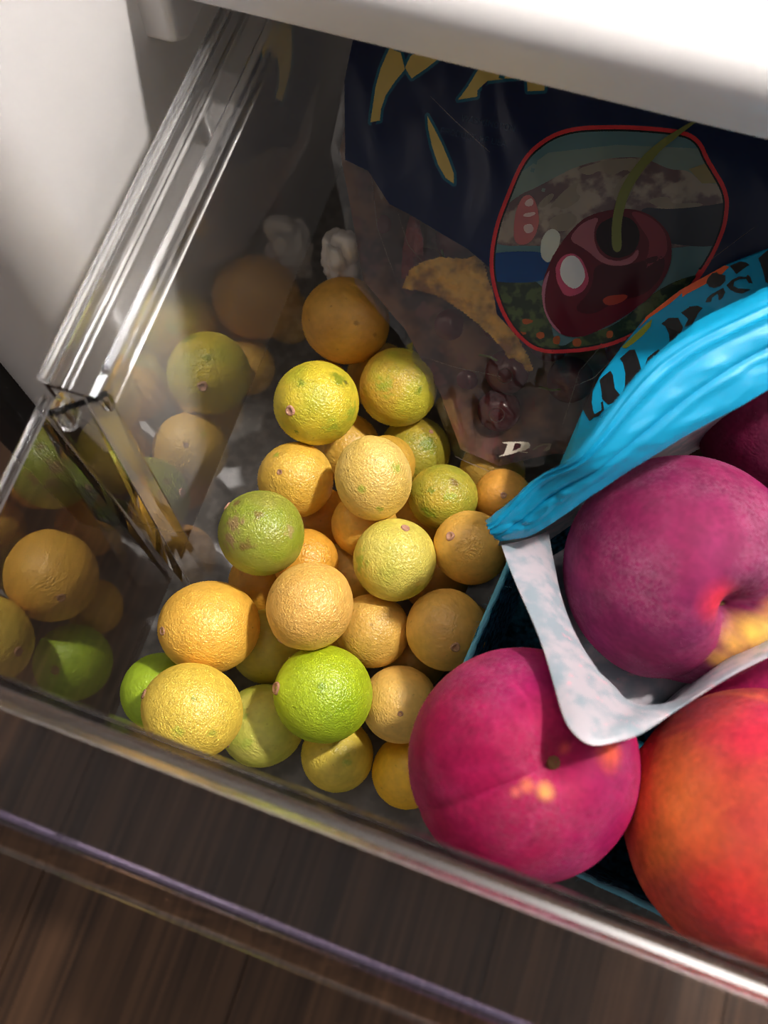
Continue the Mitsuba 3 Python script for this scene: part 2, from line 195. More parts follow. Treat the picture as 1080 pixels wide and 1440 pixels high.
ART = {'navy':[(-0.1028,0.1721),(-0.0881,0.1121),(-0.0766,0.11),(-0.0628,0.098),(-0.0509,0.0956),(-0.034,0.091),(-0.0209,0.0876),(-0.009,0.0823),(0.0001,0.0626),(0.0173,0.0517),(0.0372,0.0548),(0.0571,0.0678),(0.0806,0.0875),(0.118,0.1007),(0.145,0.1204),(0.1129,0.238),(-0.1074,0.1944)],'shield':[(0.0141,0.1506),(0.024,0.1532),(0.035,0.1557),(0.0462,0.1575),(0.0552,0.1584),(0.0612,0.1579),(0.0662,0.1552),(0.0701,0.1506),(0.0758,0.1458),(0.0809,0.1414),(0.0843,0.1366),(0.0858,0.1324),(0.0874,0.1248),(0.087,0.1142),(0.0842,0.1016),(0.078,0.0879),(0.0698,0.0758),(0.0635,0.0685),(0.0535,0.0607),(0.0436,0.0558),(0.0342,0.0528),(0.0271,0.0509),(0.0206,0.051),(0.0132,0.0541),(0.0066,0.0588),(0.0,0.0659),(-0.0056,0.0745),(-0.0091,0.0824),(-0.0111,0.0917),(-0.0116,0.1025),(-0.0107,0.1123),(-0.0094,0.1232),(-0.0078,0.1305),(-0.0048,0.1369),(0.0006,0.1433),(0.0066,0.1475)],'haze':[(-0.0195,0.1101),(0.0027,0.1364),(0.0309,0.1464),(0.0793,0.1555),(0.0897,0.1265),(-0.0167,0.1)],'mountain':[(-0.0141,0.0909),(-0.0111,0.1074),(-0.0049,0.1161),(0.0023,0.1213),(0.01,0.1284),(0.0179,0.1345),(0.0262,0.1388),(0.0325,0.1414),(0.0424,0.144),(0.0498,0.143),(0.0562,0.1417),(0.0638,0.1435),(0.071,0.1396),(0.0852,0.1424),(0.0931,0.1204),(0.0605,0.1075),(0.0142,0.0981)],'snow':[[(0.0162,0.1322),(0.0243,0.137),(0.0327,0.141),(0.0425,0.1437),(0.0413,0.1364),(0.0373,0.1377),(0.0327,0.1332),(0.0274,0.1348),(0.0226,0.1308)],[(0.0357,0.1317),(0.0425,0.1401),(0.0438,0.1325),(0.0426,0.1253),(0.0402,0.1212),(0.0351,0.1258)],[(0.0125,0.1203),(0.0196,0.1289),(0.019,0.123),(0.0231,0.1217),(0.0168,0.1143),(0.0126,0.1156),(0.0098,0.1126)],[(0.0108,0.1092),(0.019,0.1148),(0.0246,0.1127),(0.0206,0.1057),(0.0133,0.1051)],[(0.0492,0.1269),(0.0596,0.1317),(0.0608,0.128),(0.0714,0.1317),(0.0763,0.1312),(0.0593,0.1253)],[(0.0044,0.1142),(0.0087,0.1205),(0.0113,0.12),(0.0074,0.1125)]],'house':[(0.0637,0.1438),(0.071,0.1396),(0.079,0.1418),(0.0744,0.1466),(0.0694,0.1476)],'hill':[(0.0477,0.1242),(0.0593,0.1253),(0.0763,0.1312),(0.0874,0.1362),(0.0946,0.1161),(0.0523,0.1101)],'water':[(-0.0131,0.0875),(0.0008,0.0923),(0.015,0.0953),(0.0186,0.0919),(0.0187,0.0831),(0.0048,0.0785),(-0.0099,0.0759)],'orchard':[(-0.0096,0.0748),(0.001,0.0785),(0.0186,0.0836),(0.0305,0.0524),(0.0401,0.0628),(0.0549,0.0718),(0.0709,0.0982),(0.0966,0.1072),(0.1105,0.0683),(0.0008,0.0377)],'rows':[[(0.0201,0.0592),(0.0235,0.0608),(0.025,0.058),(0.0218,0.0565)],[(0.0283,0.0596),(0.0311,0.0609),(0.0324,0.0568),(0.0291,0.0562)],[(0.037,0.0606),(0.041,0.062),(0.0422,0.0582),(0.0383,0.0572)],[(0.0116,0.064),(0.0191,0.0647),(0.0138,0.0607)],[(0.0097,0.0571),(0.0171,0.0584),(0.014,0.0557)],[(0.0511,0.0683),(0.0538,0.0696),(0.0549,0.0662),(0.0523,0.0651)]],'cherry':[(0.0218,0.106),(0.0258,0.1129),(0.0327,0.1182),(0.0425,0.1218),(0.0507,0.1226),(0.0587,0.1199),(0.065,0.1157),(0.0688,0.1072),(0.0689,0.0988),(0.0657,0.0883),(0.0579,0.0782),(0.0504,0.0702),(0.0425,0.0634),(0.0368,0.0611),(0.0304,0.0614),(0.0239,0.066),(0.0181,0.0745),(0.0166,0.0816),(0.0169,0.0891),(0.0184,0.0967)],'cherry_dark':[(0.0359,0.0964),(0.0514,0.098),(0.065,0.1086),(0.0677,0.0985),(0.0623,0.0874),(0.0513,0.0833),(0.0431,0.0736),(0.033,0.0735),(0.0395,0.0851)],'cherry_lip':[(0.0219,0.1024),(0.0253,0.1105),(0.0332,0.1166),(0.0317,0.1097),(0.0344,0.1032),(0.04,0.0992),(0.0462,0.099),(0.0513,0.1021),(0.0532,0.1074),(0.0545,0.1035),(0.0513,0.0985),(0.0433,0.0965),(0.0367,0.0978),(0.0307,0.1011)],'cherry_back':[(0.0439,0.1212),(0.0509,0.1217),(0.0591,0.1189),(0.0642,0.1143),(0.0663,0.1065),(0.062,0.1031),(0.0578,0.0972),(0.0587,0.1094),(0.0517,0.1158)],'cavity':[(0.0333,0.1065),(0.0333,0.1125),(0.0379,0.1171),(0.0447,0.1188),(0.0506,0.1156),(0.0529,0.1103),(0.0519,0.1041),(0.0458,0.1001),(0.0394,0.1009)],'glow':[(0.0202,0.0887),(0.0214,0.0951),(0.0255,0.0979),(0.031,0.0963),(0.035,0.0913),(0.037,0.0869),(0.0344,0.0813),(0.0289,0.0786),(0.0234,0.0821)],'glint':[(0.0225,0.0893),(0.0229,0.0942),(0.0252,0.0969),(0.0292,0.0961),(0.0333,0.0921),(0.0347,0.0882),(0.0325,0.0833),(0.0294,0.0831),(0.0249,0.0856)],'ember':[(0.0444,0.0815),(0.0473,0.0841),(0.0539,0.0864),(0.0555,0.0856),(0.0529,0.0819),(0.0476,0.0792)],'rimlight':[(0.0176,0.0868),(0.0184,0.0882),(0.0185,0.0796),(0.0202,0.0726),(0.025,0.0663),(0.0314,0.0623),(0.0304,0.0611),(0.0242,0.0648),(0.0184,0.0733),(0.0166,0.0816)],'stem':[(0.0416,0.1044),(0.039,0.1127),(0.0373,0.1228),(0.0381,0.1317),(0.0418,0.1422),(0.048,0.152),(0.0598,0.1636),(0.0611,0.1631),(0.0525,0.1525),(0.0465,0.1422),(0.0427,0.1322),(0.0418,0.1239),(0.0429,0.1137),(0.0466,0.1045),(0.0445,0.1024)],'tulip':[(-0.002,0.0976),(-0.0044,0.1079),(-0.0034,0.1152),(-0.0004,0.1179),(0.0033,0.1157),(0.007,0.1095),(0.0081,0.1038),(0.0063,0.0973),(0.0013,0.0948)],'tulip_light':[[(0.0006,0.1037),(0.0038,0.1057),(0.0066,0.1046),(0.0051,0.1012),(0.0023,0.1011)],[(-0.0016,0.1133),(0.0011,0.1169),(0.0032,0.1139),(0.0007,0.1121)],[(-0.0009,0.1087),(0.0046,0.1113),(0.0051,0.1096),(0.0002,0.1072)]],'bloom':[(0.0107,0.0972),(0.0113,0.1034),(0.0142,0.1063),(0.0185,0.1046),(0.0194,0.0994),(0.0177,0.0905),(0.013,0.0917)],'yellow':[[(-0.077,0.1625),(-0.0737,0.1623),(-0.0702,0.156),(-0.0734,0.1502),(-0.0761,0.1437),(-0.0769,0.1375),(-0.0762,0.1325),(-0.08,0.1307),(-0.0807,0.1375),(-0.0814,0.1459),(-0.0809,0.1537),(-0.0796,0.1598),(-0.078,0.1668)],[(-0.0704,0.1568),(-0.0645,0.1631),(-0.057,0.1626),(-0.0514,0.1692),(-0.0557,0.1715),(-0.0689,0.1621)],[(-0.0704,0.1568),(-0.0645,0.1631),(-0.057,0.1626),(-0.0613,0.1579),(-0.0662,0.1531),(-0.0679,0.1544)],[(-0.0551,0.1394),(-0.0506,0.1349),(-0.0453,0.1292),(-0.0404,0.1233),(-0.0365,0.1181),(-0.0353,0.1139),(-0.0398,0.1155),(-0.0449,0.1205),(-0.0496,0.1273),(-0.0533,0.1343)],[(-0.0431,0.149),(-0.0402,0.1551),(-0.0376,0.1623),(-0.0363,0.1675),(-0.0329,0.1683),(-0.0188,0.1635),(-0.0322,0.1593),(-0.0354,0.1545),(-0.0348,0.1521)],[(-0.0152,0.1635),(-0.018,0.1731),(-0.0104,0.1747),(-0.0063,0.1609),(-0.0134,0.1589)]],'sheet':[(-0.049,0.0617),(-0.0476,0.0696),(-0.0434,0.0749),(-0.0338,0.0806),(-0.0213,0.0827),(-0.0177,0.0857),(-0.0129,0.0838),(-0.0055,0.0731),(0.0019,0.0623),(0.0103,0.0559),(0.0194,0.0475),(0.0245,0.0412),(0.0183,0.0361),(0.0065,0.0461),(-0.0092,0.055),(-0.0312,0.0621)],'pinkpaper':[(-0.051,0.0655),(-0.053,0.0778),(-0.0541,0.0952),(-0.0485,0.0946),(-0.0441,0.0863),(-0.0426,0.0762),(-0.0453,0.0649)],'holes':[(0.0118,0.0353),(0.0131,0.0157)],'R':[(0.0193,0.003),(0.0217,0.0039),(0.0288,0.006),(0.0316,0.0064),(0.0329,0.0057),(0.0329,0.004),(0.0311,0.0021),(0.0295,0.0011),(0.033,0.0016),(0.0325,0.0011),(0.0296,0.0009),(0.0282,0.0006),(0.0273,-0.0002),(0.0264,-0.0009),(0.0255,-0.0015),(0.0219,-0.0035),(0.0196,-0.0044),(0.0208,-0.0033),(0.0217,-0.0028),(0.0222,0.0029),(0.0201,0.0028)],'Rhole':[(0.0255,0.0042),(0.0277,0.0049),(0.0287,0.0044),(0.0286,0.0029),(0.0269,0.001),(0.0254,0.0)],'o':[(0.0344,0.0033),(0.0365,0.0062),(0.0385,0.0079),(0.0425,0.0092),(0.0426,0.0065),(0.0416,0.005),(0.0396,0.0044),(0.0414,0.0082),(0.0394,0.0074),(0.0373,0.0058),(0.0351,0.0033)],'bottom':[(-0.0147,-0.0162),(0.0087,-0.013),(0.029,-0.0133),(0.0519,-0.0047),(0.0845,0.0155)],'text1':[(-0.0395,0.1407)],'text2':[(-0.0477,0.1335)],'crease_glints':[[(-0.0312,0.033),(-0.013,0.0327),(0.0099,0.0344)],[(-0.0013,-0.0102),(0.0219,-0.0139)],[(-0.0578,0.0949),(-0.0492,0.0821),(-0.0387,0.0757)],[(-0.0746,0.1088),(-0.0662,0.0862),(-0.0498,0.0632)],[(-0.0559,0.1477),(-0.042,0.1401),(-0.0226,0.1307)],[(0.0449,0.0184),(0.045,0.0294),(0.0448,0.0471)],[(0.0448,0.0471),(0.0519,0.0629),(0.0649,0.08)],[(0.0649,0.08),(0.077,0.098),(0.0987,0.1274)],[(0.0425,0.0376),(0.0522,0.0456),(0.0575,0.0559)]],'film_pts':[(-0.0881,0.1121),(-0.0702,0.0579),(-0.044,0.0402),(-0.0191,0.0146),(-0.0013,-0.0102),(0.0219,-0.0139),(0.0467,0.0005)]}
PEACHES = [([0.0329,0.043,0.088],np.float64(0.0418),[0.1914,-0.0197,0.9813],[-0.4368,-0.5337,0.7241],[([0.1423,-0.2678,0.9529],0.081,(240,165,80)),([0.5695,0.1769,0.8027],0.149,(215,90,60)),([-0.0047,-0.2719,0.9623],0.068,(215,110,75)),([0.221,0.1156,0.9684],0.056,(200,80,80)),([-0.0764,-0.349,0.934],0.05,(200,90,80))]),([0.0733,0.1352,0.08],np.float64(0.0459),[0.4132,-0.4831,0.772],[0.3142,-0.9269,0.2054],[([0.1929,-0.4812,0.8551],0.185,(206,46,70)),([0.587,-0.57,0.575],0.16,(235,185,75)),([0.4946,-0.6953,0.5215],0.136,(232,176,80)),([0.4371,-0.8248,0.3588],0.123,(230,170,80)),([0.7043,-0.4638,0.5375],0.198,(235,190,90)),([0.6868,-0.2744,0.673],0.148,(225,150,70))]),([0.12,0.0488,0.087],np.float64(0.0483),[0.1166,0.4917,0.863],None,[([-0.8315,-0.0885,0.5484],0.421,(222,112,50)),([-0.8145,-0.3763,0.4415],0.316,(226,120,56)),([-0.5829,-0.3514,0.7326],0.263,(212,94,50)),([-0.4229,0.4214,0.8022],0.316,(184,30,58)),([-0.3229,0.6748,0.6636],0.211,(176,26,62)),([-0.4287,-0.58,0.6927],0.316,(205,50,40)),([-0.181,-0.6795,0.711],0.316,(215,45,50))]),([0.1043,0.2167,0.075],np.float64(0.0379),None,None,[])]
TISSUE = [-0.1152,0.262,0.03]

# ---------------------------------------------------------------- materials
scene['m_white_plastic'] = pr((214, 212, 210), 0.32, 0.5)
scene['m_dark_rubber'] = pr((26, 26, 27), 0.6, 0.3)
scene['m_outer_steel'] = pr((34, 33, 33), 0.5, 0.4)
scene['m_clear_pane'] = {'type': 'thindielectric', 'int_ior': 1.58, 'specular_transmittance': {'type': 'rgb', 'value': [0.88, 0.88, 0.87]}}
scene['m_clear_solid'] = {'type': 'dielectric', 'int_ior': 1.56}
scene['m_clear_grip'] = {'type': 'thindielectric', 'int_ior': 1.36, 'specular_transmittance': {'type': 'rgb', 'value': [0.74, 0.70, 0.67]}}
scene['m_satin_solid'] = {'type': 'roughdielectric', 'int_ior': 1.56, 'alpha': 0.11, 'distribution': 'ggx'}
scene['m_darkened_solid'] = {'type': 'dielectric', 'int_ior': 1.5, 'specular_transmittance': {'type': 'rgb', 'value': [0.42, 0.38, 0.36]}}  # clear plastic tinted dark to stand for refraction in the rim edge
scene['m_lavender_solid'] = {'type': 'dielectric', 'int_ior': 1.54, 'specular_transmittance': {'type': 'rgb', 'value': [0.60, 0.53, 0.68]}}
scene['m_film'] = {'type': 'thindielectric', 'int_ior': 1.5, 'specular_transmittance': {'type': 'rgb', 'value': [0.74, 0.70, 0.66]}}


def frost_color(p, n, uv):
    a = fbm(p.x * 260, p.y * 260, p.z * 260, 3)
    return mix(lin((92, 89, 86)).tolist(), lin((114, 110, 106)).tolist(), smoothstep(0.3, 0.75, a))


scene['m_frosted'] = pr(proc(frost_color), 0.35, 0.5)


def wood_color(p, n, uv):
    b = mikit.cell_rand(dr.floor(p.x / 0.19 + 0.5), 3.0, 1.0)
    g = fbm(p.x * 260 + b * 60, p.y * 5 + b * 31, 0.0, 4)
    k = fbm(p.x * 45 + b * 17, p.y * 2.2, 4.0, 3)
    t = smoothstep(0.2, 0.85, 0.5 * g + 0.5 * k)
    return mix(lin((60, 41, 28)).tolist(), lin((116, 83, 58)).tolist(), t)


scene['m_wood'] = pr(proc(wood_color), 0.38, 0.4)


def pore(p, n, uv):
    return fbm(p.x * 1500, p.y * 1500, p.z * 1500, 2)


VC = {'type': 'mesh_attribute', 'name': 'vertex_color'}
scene['m_citrus'] = {'type': 'twosided', 'b': {'type': 'bumpmap', 'arbitrary': proc(pore, 2e-4), 'scale': 0.0006,
                                              'nested': {'type': 'principled', 'base_color': VC, 'roughness': 0.34, 'specular': 0.5}}}


def fuzz(p, n, uv):
    return fbm(p.x * 1300, p.y * 1300, p.z * 1300, 2)


scene['m_peach'] = {'type': 'twosided', 'b': {'type': 'bumpmap', 'arbitrary': proc(fuzz, 2e-4), 'scale': 0.00022,
                                             'nested': {'type': 'principled', 'base_color': VC, 'roughness': 0.72, 'specular': 0.25, 'sheen': 0.7, 'sheen_tint': 0.4}}}
scene['m_stem'] = pr((158, 118, 88), 0.7, 0.2)
scene['m_stem_pale'] = pr((190, 144, 118), 0.7, 0.2)
scene['m_stem_dark'] = pr((92, 66, 40), 0.8, 0.2)
scene['m_cyan'] = pr((8, 142, 184), 0.45, 0.35)
scene['m_cyan_print'] = pr((28, 120, 160), 0.34, 0.5)
scene['m_black_ink'] = pr((22, 22, 24), 0.45, 0.4)
scene['m_orange_ink'] = pr((212, 84, 38), 0.4, 0.4)
scene['m_green_ink'] = pr((128, 136, 42), 0.4, 0.4)


def lining(p, n, uv):
    a = fbm(p.x * 160 + 3, p.y * 160, p.z * 160, 4)
    b = fbm(p.x * 300, p.y * 300 + 7, p.z * 300, 3)
    c = mix(lin((170, 164, 170)).tolist(), lin((138, 150, 158)).tolist(), smoothstep(0.36, 0.66, a))
    return mix(c, lin((214, 150, 162)).tolist(), 0.5 * smoothstep(0.72, 0.80, b))


scene['m_lining'] = pr(proc(lining), 0.35, 0.4)


def pulp(p, n, uv):
    a = fbm(p.x * 500, p.y * 500, p.z * 240, 4)
    return mix(lin((8, 34, 46)).tolist(), lin((44, 112, 134)).tolist(), smoothstep(0.25, 0.75, a))


scene['m_pulp'] = pr(proc(pulp), 0.9, 0.1)


# ---------------------------------------------------------------- the setting: floor and refrigerator shell
FZ = -0.42
key = put('floor', box(-1.5, 1.5, -1.5, 0.9, FZ - 0.05, FZ - 0.006), 'm_wood', False)
tag(key, 'dark brown wood floor in front of the refrigerator', kind='structure')
for i in range(-5, 5):
    put('floor__plank', box(i * 0.19 - 0.0944, i * 0.19 + 0.0944, -1.4, 0.12, FZ - 0.006, FZ, 0), 'm_wood', False)

# left liner wall: seen in plan, the inner face rolls round into the front edge
LX = -0.185
arc = [(LX - 0.03 + 0.03 * math.cos(a), 0.175 - 0.03 * math.sin(a)) for a in np.linspace(0, math.pi / 2, 14)]
prof = sg.Polygon([(LX, 0.62)] + arc + [(LX - 0.055, 0.145), (LX - 0.055, 0.62)])
key = put('wall_left', extrude(prof, 1.5, [[1, 0, 0], [0, 1, 0], [0, 0, 1]], [0, 0, -0.16]), 'm_white_plastic', 40)
tag(key, 'white moulded refrigerator side wall with a rounded front edge', kind='structure')
put('wall_left__gasket', box(LX - 0.085, LX - 0.0555, 0.13, 0.17, -0.155, 1.34, 0.006), 'm_dark_rubber', 40)
put('wall_left__rail_bracket', tm(manifold3d.Manifold.batch_hull([manifold3d.Manifold.sphere(0.004, 16).translate([LX + dx, y, z]) for dx in (0.0, 0.009) for y, z in ((0.258, 0.163), (0.265, 0.158), (0.262, 0.24), (0.40, 0.24), (0.40, 0.163))])), 'm_white_plastic', 40)
key = put('wall_back', box(LX - 0.055, 0.75, 0.60, 0.66, -0.16, 1.34, 0), 'm_white_plastic', False)
tag(key, 'white back wall of the refrigerator behind the drawer', kind='structure')
key = put('wall_right', box(0.70, 0.75, 0.145, 0.60, -0.16, 1.34, 0), 'm_white_plastic', False)
tag(key, 'white right side wall of the refrigerator', kind='structure')
key = put('refrigerator_cabinet', box(LX - 0.12, 0.80, 0.172, 0.70, FZ + 0.002, -0.161, 0.004), 'm_outer_steel', 40)
tag(key, 'dark base of the refrigerator standing on the wood floor', 'refrigerator')

# white shelf over the drawer: slab with a rolled front edge
SH = 0.2527
SD = -0.0335
sp = [(SH, 0.2205), (SH + 0.0006, 0.219), (SH + 0.002, 0.2185), (0.58, 0.2185), (0.58, 0.2455)]
sp += [(SH + 0.012 + 0.0125 * math.cos(a), 0.2330 + 0.0125 * math.sin(a)) for a in np.linspace(math.pi / 2, math.pi, 10)]
sp += [(SH - 0.0005, 0.2285), (SH, 0.224)]
shelf = extrude(sg.Polygon(sp).buffer(0), 0.875, [[0, 1, 0], [0, 0, 1], [1, 0, 0]], [-0.18, 0, SD])
key = put('refrigerator_shelf', shelf, 'm_white_plastic', 40)
tag(key, 'white plastic shelf with a rolled front edge above the clear drawer', 'shelf')

# ---------------------------------------------------------------- the clear crisper drawer
DZ = -0.035
BOT = DZ - 0.003
tag('crisper_drawer', 'clear plastic crisper drawer pulled out and filled with citrus and peaches', 'drawer')


def wallprof(pts, th=0.0026):
    return sg.LineString(pts).buffer(th, single_sided=True)


def pane(quad):
    """A clear wall between four corner points, as one sheet."""
    return trimesh.Trimesh(np.asarray(quad, float), [[0, 1, 2], [0, 2, 3]], process=False)


def slab(quad, th):
    """A flat wall between four corner points, thickened along its normal."""
    q = np.asarray(quad, float)
    n = np.cross(q[1] - q[0], q[3] - q[0]); n /= np.linalg.norm(n)
    pts = np.vstack([q, q + n * th])
    return trimesh.convex.convex_hull(pts)


yb = 0.50
# rear left wall leans in towards the floor, its outer face to the left
put('crisper_drawer__side_wall', pane([(-0.1345, 0.1055, 0.1675), (-0.1275, 0.0905, DZ), (-0.1275, yb, DZ), (-0.1345, yb, 0.1675)]), 'm_clear_pane', False)
# the step from the rear wall out to the wider front bay, in three narrow faces
put('crisper_drawer__step_wall', slab([(-0.1345, 0.1055, 0.1695), (-0.1400, 0.1010, 0.1695), (-0.1365, 0.0845, DZ), (-0.1275, 0.0905, DZ)], 0.0026), 'm_clear_solid', False)
put('crisper_drawer__step_wall', slab([(-0.1402, 0.1006, 0.1695), (-0.1500, 0.0930, 0.1695), (-0.1545, 0.0910, DZ), (-0.1367, 0.0843, DZ)], 0.0026), 'm_clear_solid', False)
put('crisper_drawer__bay_wall', pane([(-0.1512, 0.0095, 0.1665), (-0.1545, 0.0095, DZ), (-0.1545, 0.0905, DZ), (-0.1512, 0.0925, 0.1665)]), 'm_clear_pane', False)
put('crisper_drawer__bay_rim', tube([(-0.1520, y, 0.169) for y in np.linspace(0.008, 0.097, 12)], 0.0020), 'm_clear_solid', True)
put('crisper_drawer__base', box(-0.156, 0.30, 0.006, yb, BOT, DZ - 0.0002, 0), 'm_frosted', False)
put('crisper_drawer__back_wall', pane([(-0.1345, yb, 0.17), (-0.1275, yb, DZ), (0.30, yb, DZ), (0.30, yb, 0.17)]), 'm_clear_pane', False)
put('crisper_drawer__side_wall', pane([(0.302, -0.008, 0.17), (0.302, -0.008, DZ), (0.302, yb, DZ), (0.302, yb, 0.17)]), 'm_clear_pane', False)
# flange along the top of the left wall: a flat shelf between an inner and an outer bead
fl = sg.box(-0.1550, 0.1680, -0.1352, 0.1700).union(sg.Polygon([(-0.1385, 0.1680), (-0.1385, 0.1712), (-0.1340, 0.1688), (-0.1332, 0.1680)])).union(sg.box(-0.1360, 0.162, -0.1332, 0.170)).union(sg.Point(-0.1492, 0.1704).buffer(0.0009)).union(sg.Point(-0.1465, 0.1703).buffer(0.0008)).union(sg.box(-0.1555, 0.158, -0.1535, 0.171)).buffer(0.0003).buffer(-0.0003)
put('crisper_drawer__rail', extrude(fl, yb - 0.1015, [[1, 0, 0], [0, 0, 1], [0, 1, 0]], [0, 0.1015, 0]), 'm_clear_solid', 40)
put('crisper_drawer__rail_bead', tube([(-0.1541, y, 0.1734) for y in np.linspace(0.1010, yb, 30)], 0.0021), 'm_satin_solid', True)
put('crisper_drawer__rail_stop', box(-0.1505, -0.1455, 0.0935, 0.1012, 0.156, 0.1685, 0.0012), 'm_clear_solid', 40)
put('crisper_drawer__rail_stop', box(-0.1515, -0.1470, 0.0100, 0.0150, 0.150, 0.164, 0.0012), 'm_clear_solid', 40)

# front: upright inner wall, rounded rim and the sloping grip that hangs off it; turned about 2 degrees as in the pulled-out drawer
ang = math.radians(-1.95)
ex = np.array([math.cos(ang), math.sin(ang), 0]); ey = np.array([-math.sin(ang), math.cos(ang), 0]); ez = np.array([0, 0, 1.0])
FO = np.array([-0.0066, 0.0053, 0.0]) - ex * 0.152


def front(poly, length=0.462):
    return extrude(poly, length, [ey, ez, ex], FO)


def front_sheet(path, length=0.462):
    """One clear sheet following a path (a, b), run along the front."""
    q = np.array(path)
    g = np.array([[FO + ex * t + ey * a + ez * b for a, b in q] for t in (0, length)])
    return open_sheet(g)


put('crisper_drawer__front_panel', front_sheet([(0.0002, 0.1645), (0.0012, 0.06), (0.0042, DZ - 0.0002)]), 'm_clear_pane', False)
rim = ribbon([(-0.0002, 0.1640), (-0.0006, 0.1690)], 0.0034)
put('crisper_drawer__front_rim', front(rim), 'm_darkened_solid', 50)
bead = sg.Polygon([(-0.0026, 0.1680), (-0.0030, 0.1692), (-0.0038, 0.1698), (-0.0056, 0.1702), (-0.0072, 0.1692), (-0.0078, 0.1670), (-0.0030, 0.1666)]).buffer(0.0003)
put('crisper_drawer__front_rim_bead', front(bead), 'm_satin_solid', 50)
put('crisper_drawer__grip', front_sheet([(-0.0088, 0.1674), (-0.0150, 0.1640), (-0.022, 0.1592), (-0.0285, 0.1550), (-0.0350, 0.1512)]), 'm_clear_grip', True)
put('crisper_drawer__grip_bead', front(ribbon([(-0.0362, 0.1502), (-0.0374, 0.1490)], 0.0026)), 'm_lavender_solid', 50)
put('crisper_drawer__grip_lip', front_sheet([(-0.0385, 0.1476), (-0.0425, 0.1410), (-0.0468, 0.1312)]), 'm_clear_grip', True)
put('crisper_drawer__grip_bead', front(ribbon([(-0.0472, 0.1300), (-0.0476, 0.1290)], 0.0018)), 'm_clear_solid', 50)

# ---------------------------------------------------------------- citrus
ICO = {s: trimesh.creation.icosphere(subdivisions=s) for s in (3, 4, 5, 6)}


def unit(v):
    v = np.asarray(v, float)
    return v / np.linalg.norm(v)


def stem_button(c, n, r, cupped=True):
    """A small round scar with a raised ring, lying on the skin at c."""
    a = unit(np.cross(n, [0.3, 0.5, 0.8])); b = np.cross(n, a)
    prof = [(0.0, 0.10), (0.25, 0.14), (0.45, 0.30), (0.68, 0.42), (0.88, 0.34), (1.0, 0.05), (1.05, -0.35)]
    th = np.arange(16) * 2 * np.pi / 16
    v = [c + n * prof[0][1] * r]
    for q, h in prof[1:]:
        w = r * q * (1 + 0.05 * np.sin(3 * th + r * 9e4))
        v += list(c + np.cos(th)[:, None] * a * w[:, None] + np.sin(th)[:, None] * b * w[:, None] + n * h * r)
    f = [[0, 1 + j, 1 + (j + 1) % 16] for j in range(16)]
    for k in range(len(prof) - 2):
        for j in range(16):
            p, q = 1 + k * 16 + j, 1 + k * 16 + (j + 1) % 16
            f += [[p, p + 16, q + 16], [p, q + 16, q]]
    return trimesh.Trimesh(np.array(v), f, process=False)


def citrus(key, pos, r, axis, marks, base, second, amount, seed, elong=1.03, nip=0.05, stem=None, sub=5):
    rng = np.random.default_rng(seed)
    shown = axis is not None
    if axis is None:
        axis = unit(rng.normal(size=3) + np.array([0, 0, -0.8]))
    axis = unit(axis)
    d = ICO[sub].vertices
    h = d @ axis
    lump = meshkit.fbm(d * 1.7 + seed * 3.1, 3, seed) - 0.5
    rad = r * (1 + 0.035 * lump + 0.012 * (meshkit.fbm(d * 5 + seed, 3, seed + 5) - 0.5))
    rad = rad * (1 + nip * np.exp(-((1 - h) / 0.035)) - 0.02 * np.exp(-((1 - h) / 0.006)) + 0.02 * np.exp(-((1 + h) / 0.05)))
    v = d * rad[:, None]
    e2 = 1 / math.sqrt(elong)
    v = v * e2 + np.outer(v @ axis, axis) * (elong - e2)
    w = meshkit.fbm(d * 1.3 + seed * 7.7, 3, seed + 9)
    t = np.clip((w - 0.5) * 3.2 + amount, 0, 1)[:, None]
    col = lin(base) * (1 - t) + lin(second) * t
    fine = (meshkit.fbm(d * 9 + seed, 4, seed + 2) - 0.5)[:, None]
    col = col * (1 + 0.30 * fine)
    pits = np.clip((meshkit.noise(d * 46 + seed, seed + 21) - 0.80) / 0.12, 0, 1)[:, None]
    col = col * (1 - 0.10 * pits)
    specks = np.clip((meshkit.fbm(d * 15 + seed * 2, 3, seed + 31) - 0.80) / 0.06, 0, 1)[:, None]
    col = col * (1 - 0.45 * specks) + lin((104, 76, 40)) * 0.45 * specks
    for dirn, size, c in marks:
        dd = np.linalg.norm(d - np.array(dirn), axis=1) / size
        dd = dd + 2.6 * (meshkit.fbm(d * 9 + seed + size * 50, 4, seed + 41) - 0.5)
        m = (0.72 * np.clip((1.05 - dd) / 0.75, 0, 1))[:, None]
        col = col * (1 - m) + lin(c) * m
    put(key + '__skin', trimesh.Trimesh(v + pos, ICO[sub].faces, process=False), 'm_citrus', True, color=np.clip(col, 0, 1))
    if shown and stem:
        rr = r * elong * (1 + nip - 0.02)
        put(key + '__stem', stem_button(np.array(pos) + axis * rr * 0.99, axis, stem[1] * 1.25, True), stem[0], 40)


Y1, Y2, GR = (226, 170, 66), (222, 186, 70), (150, 172, 48)
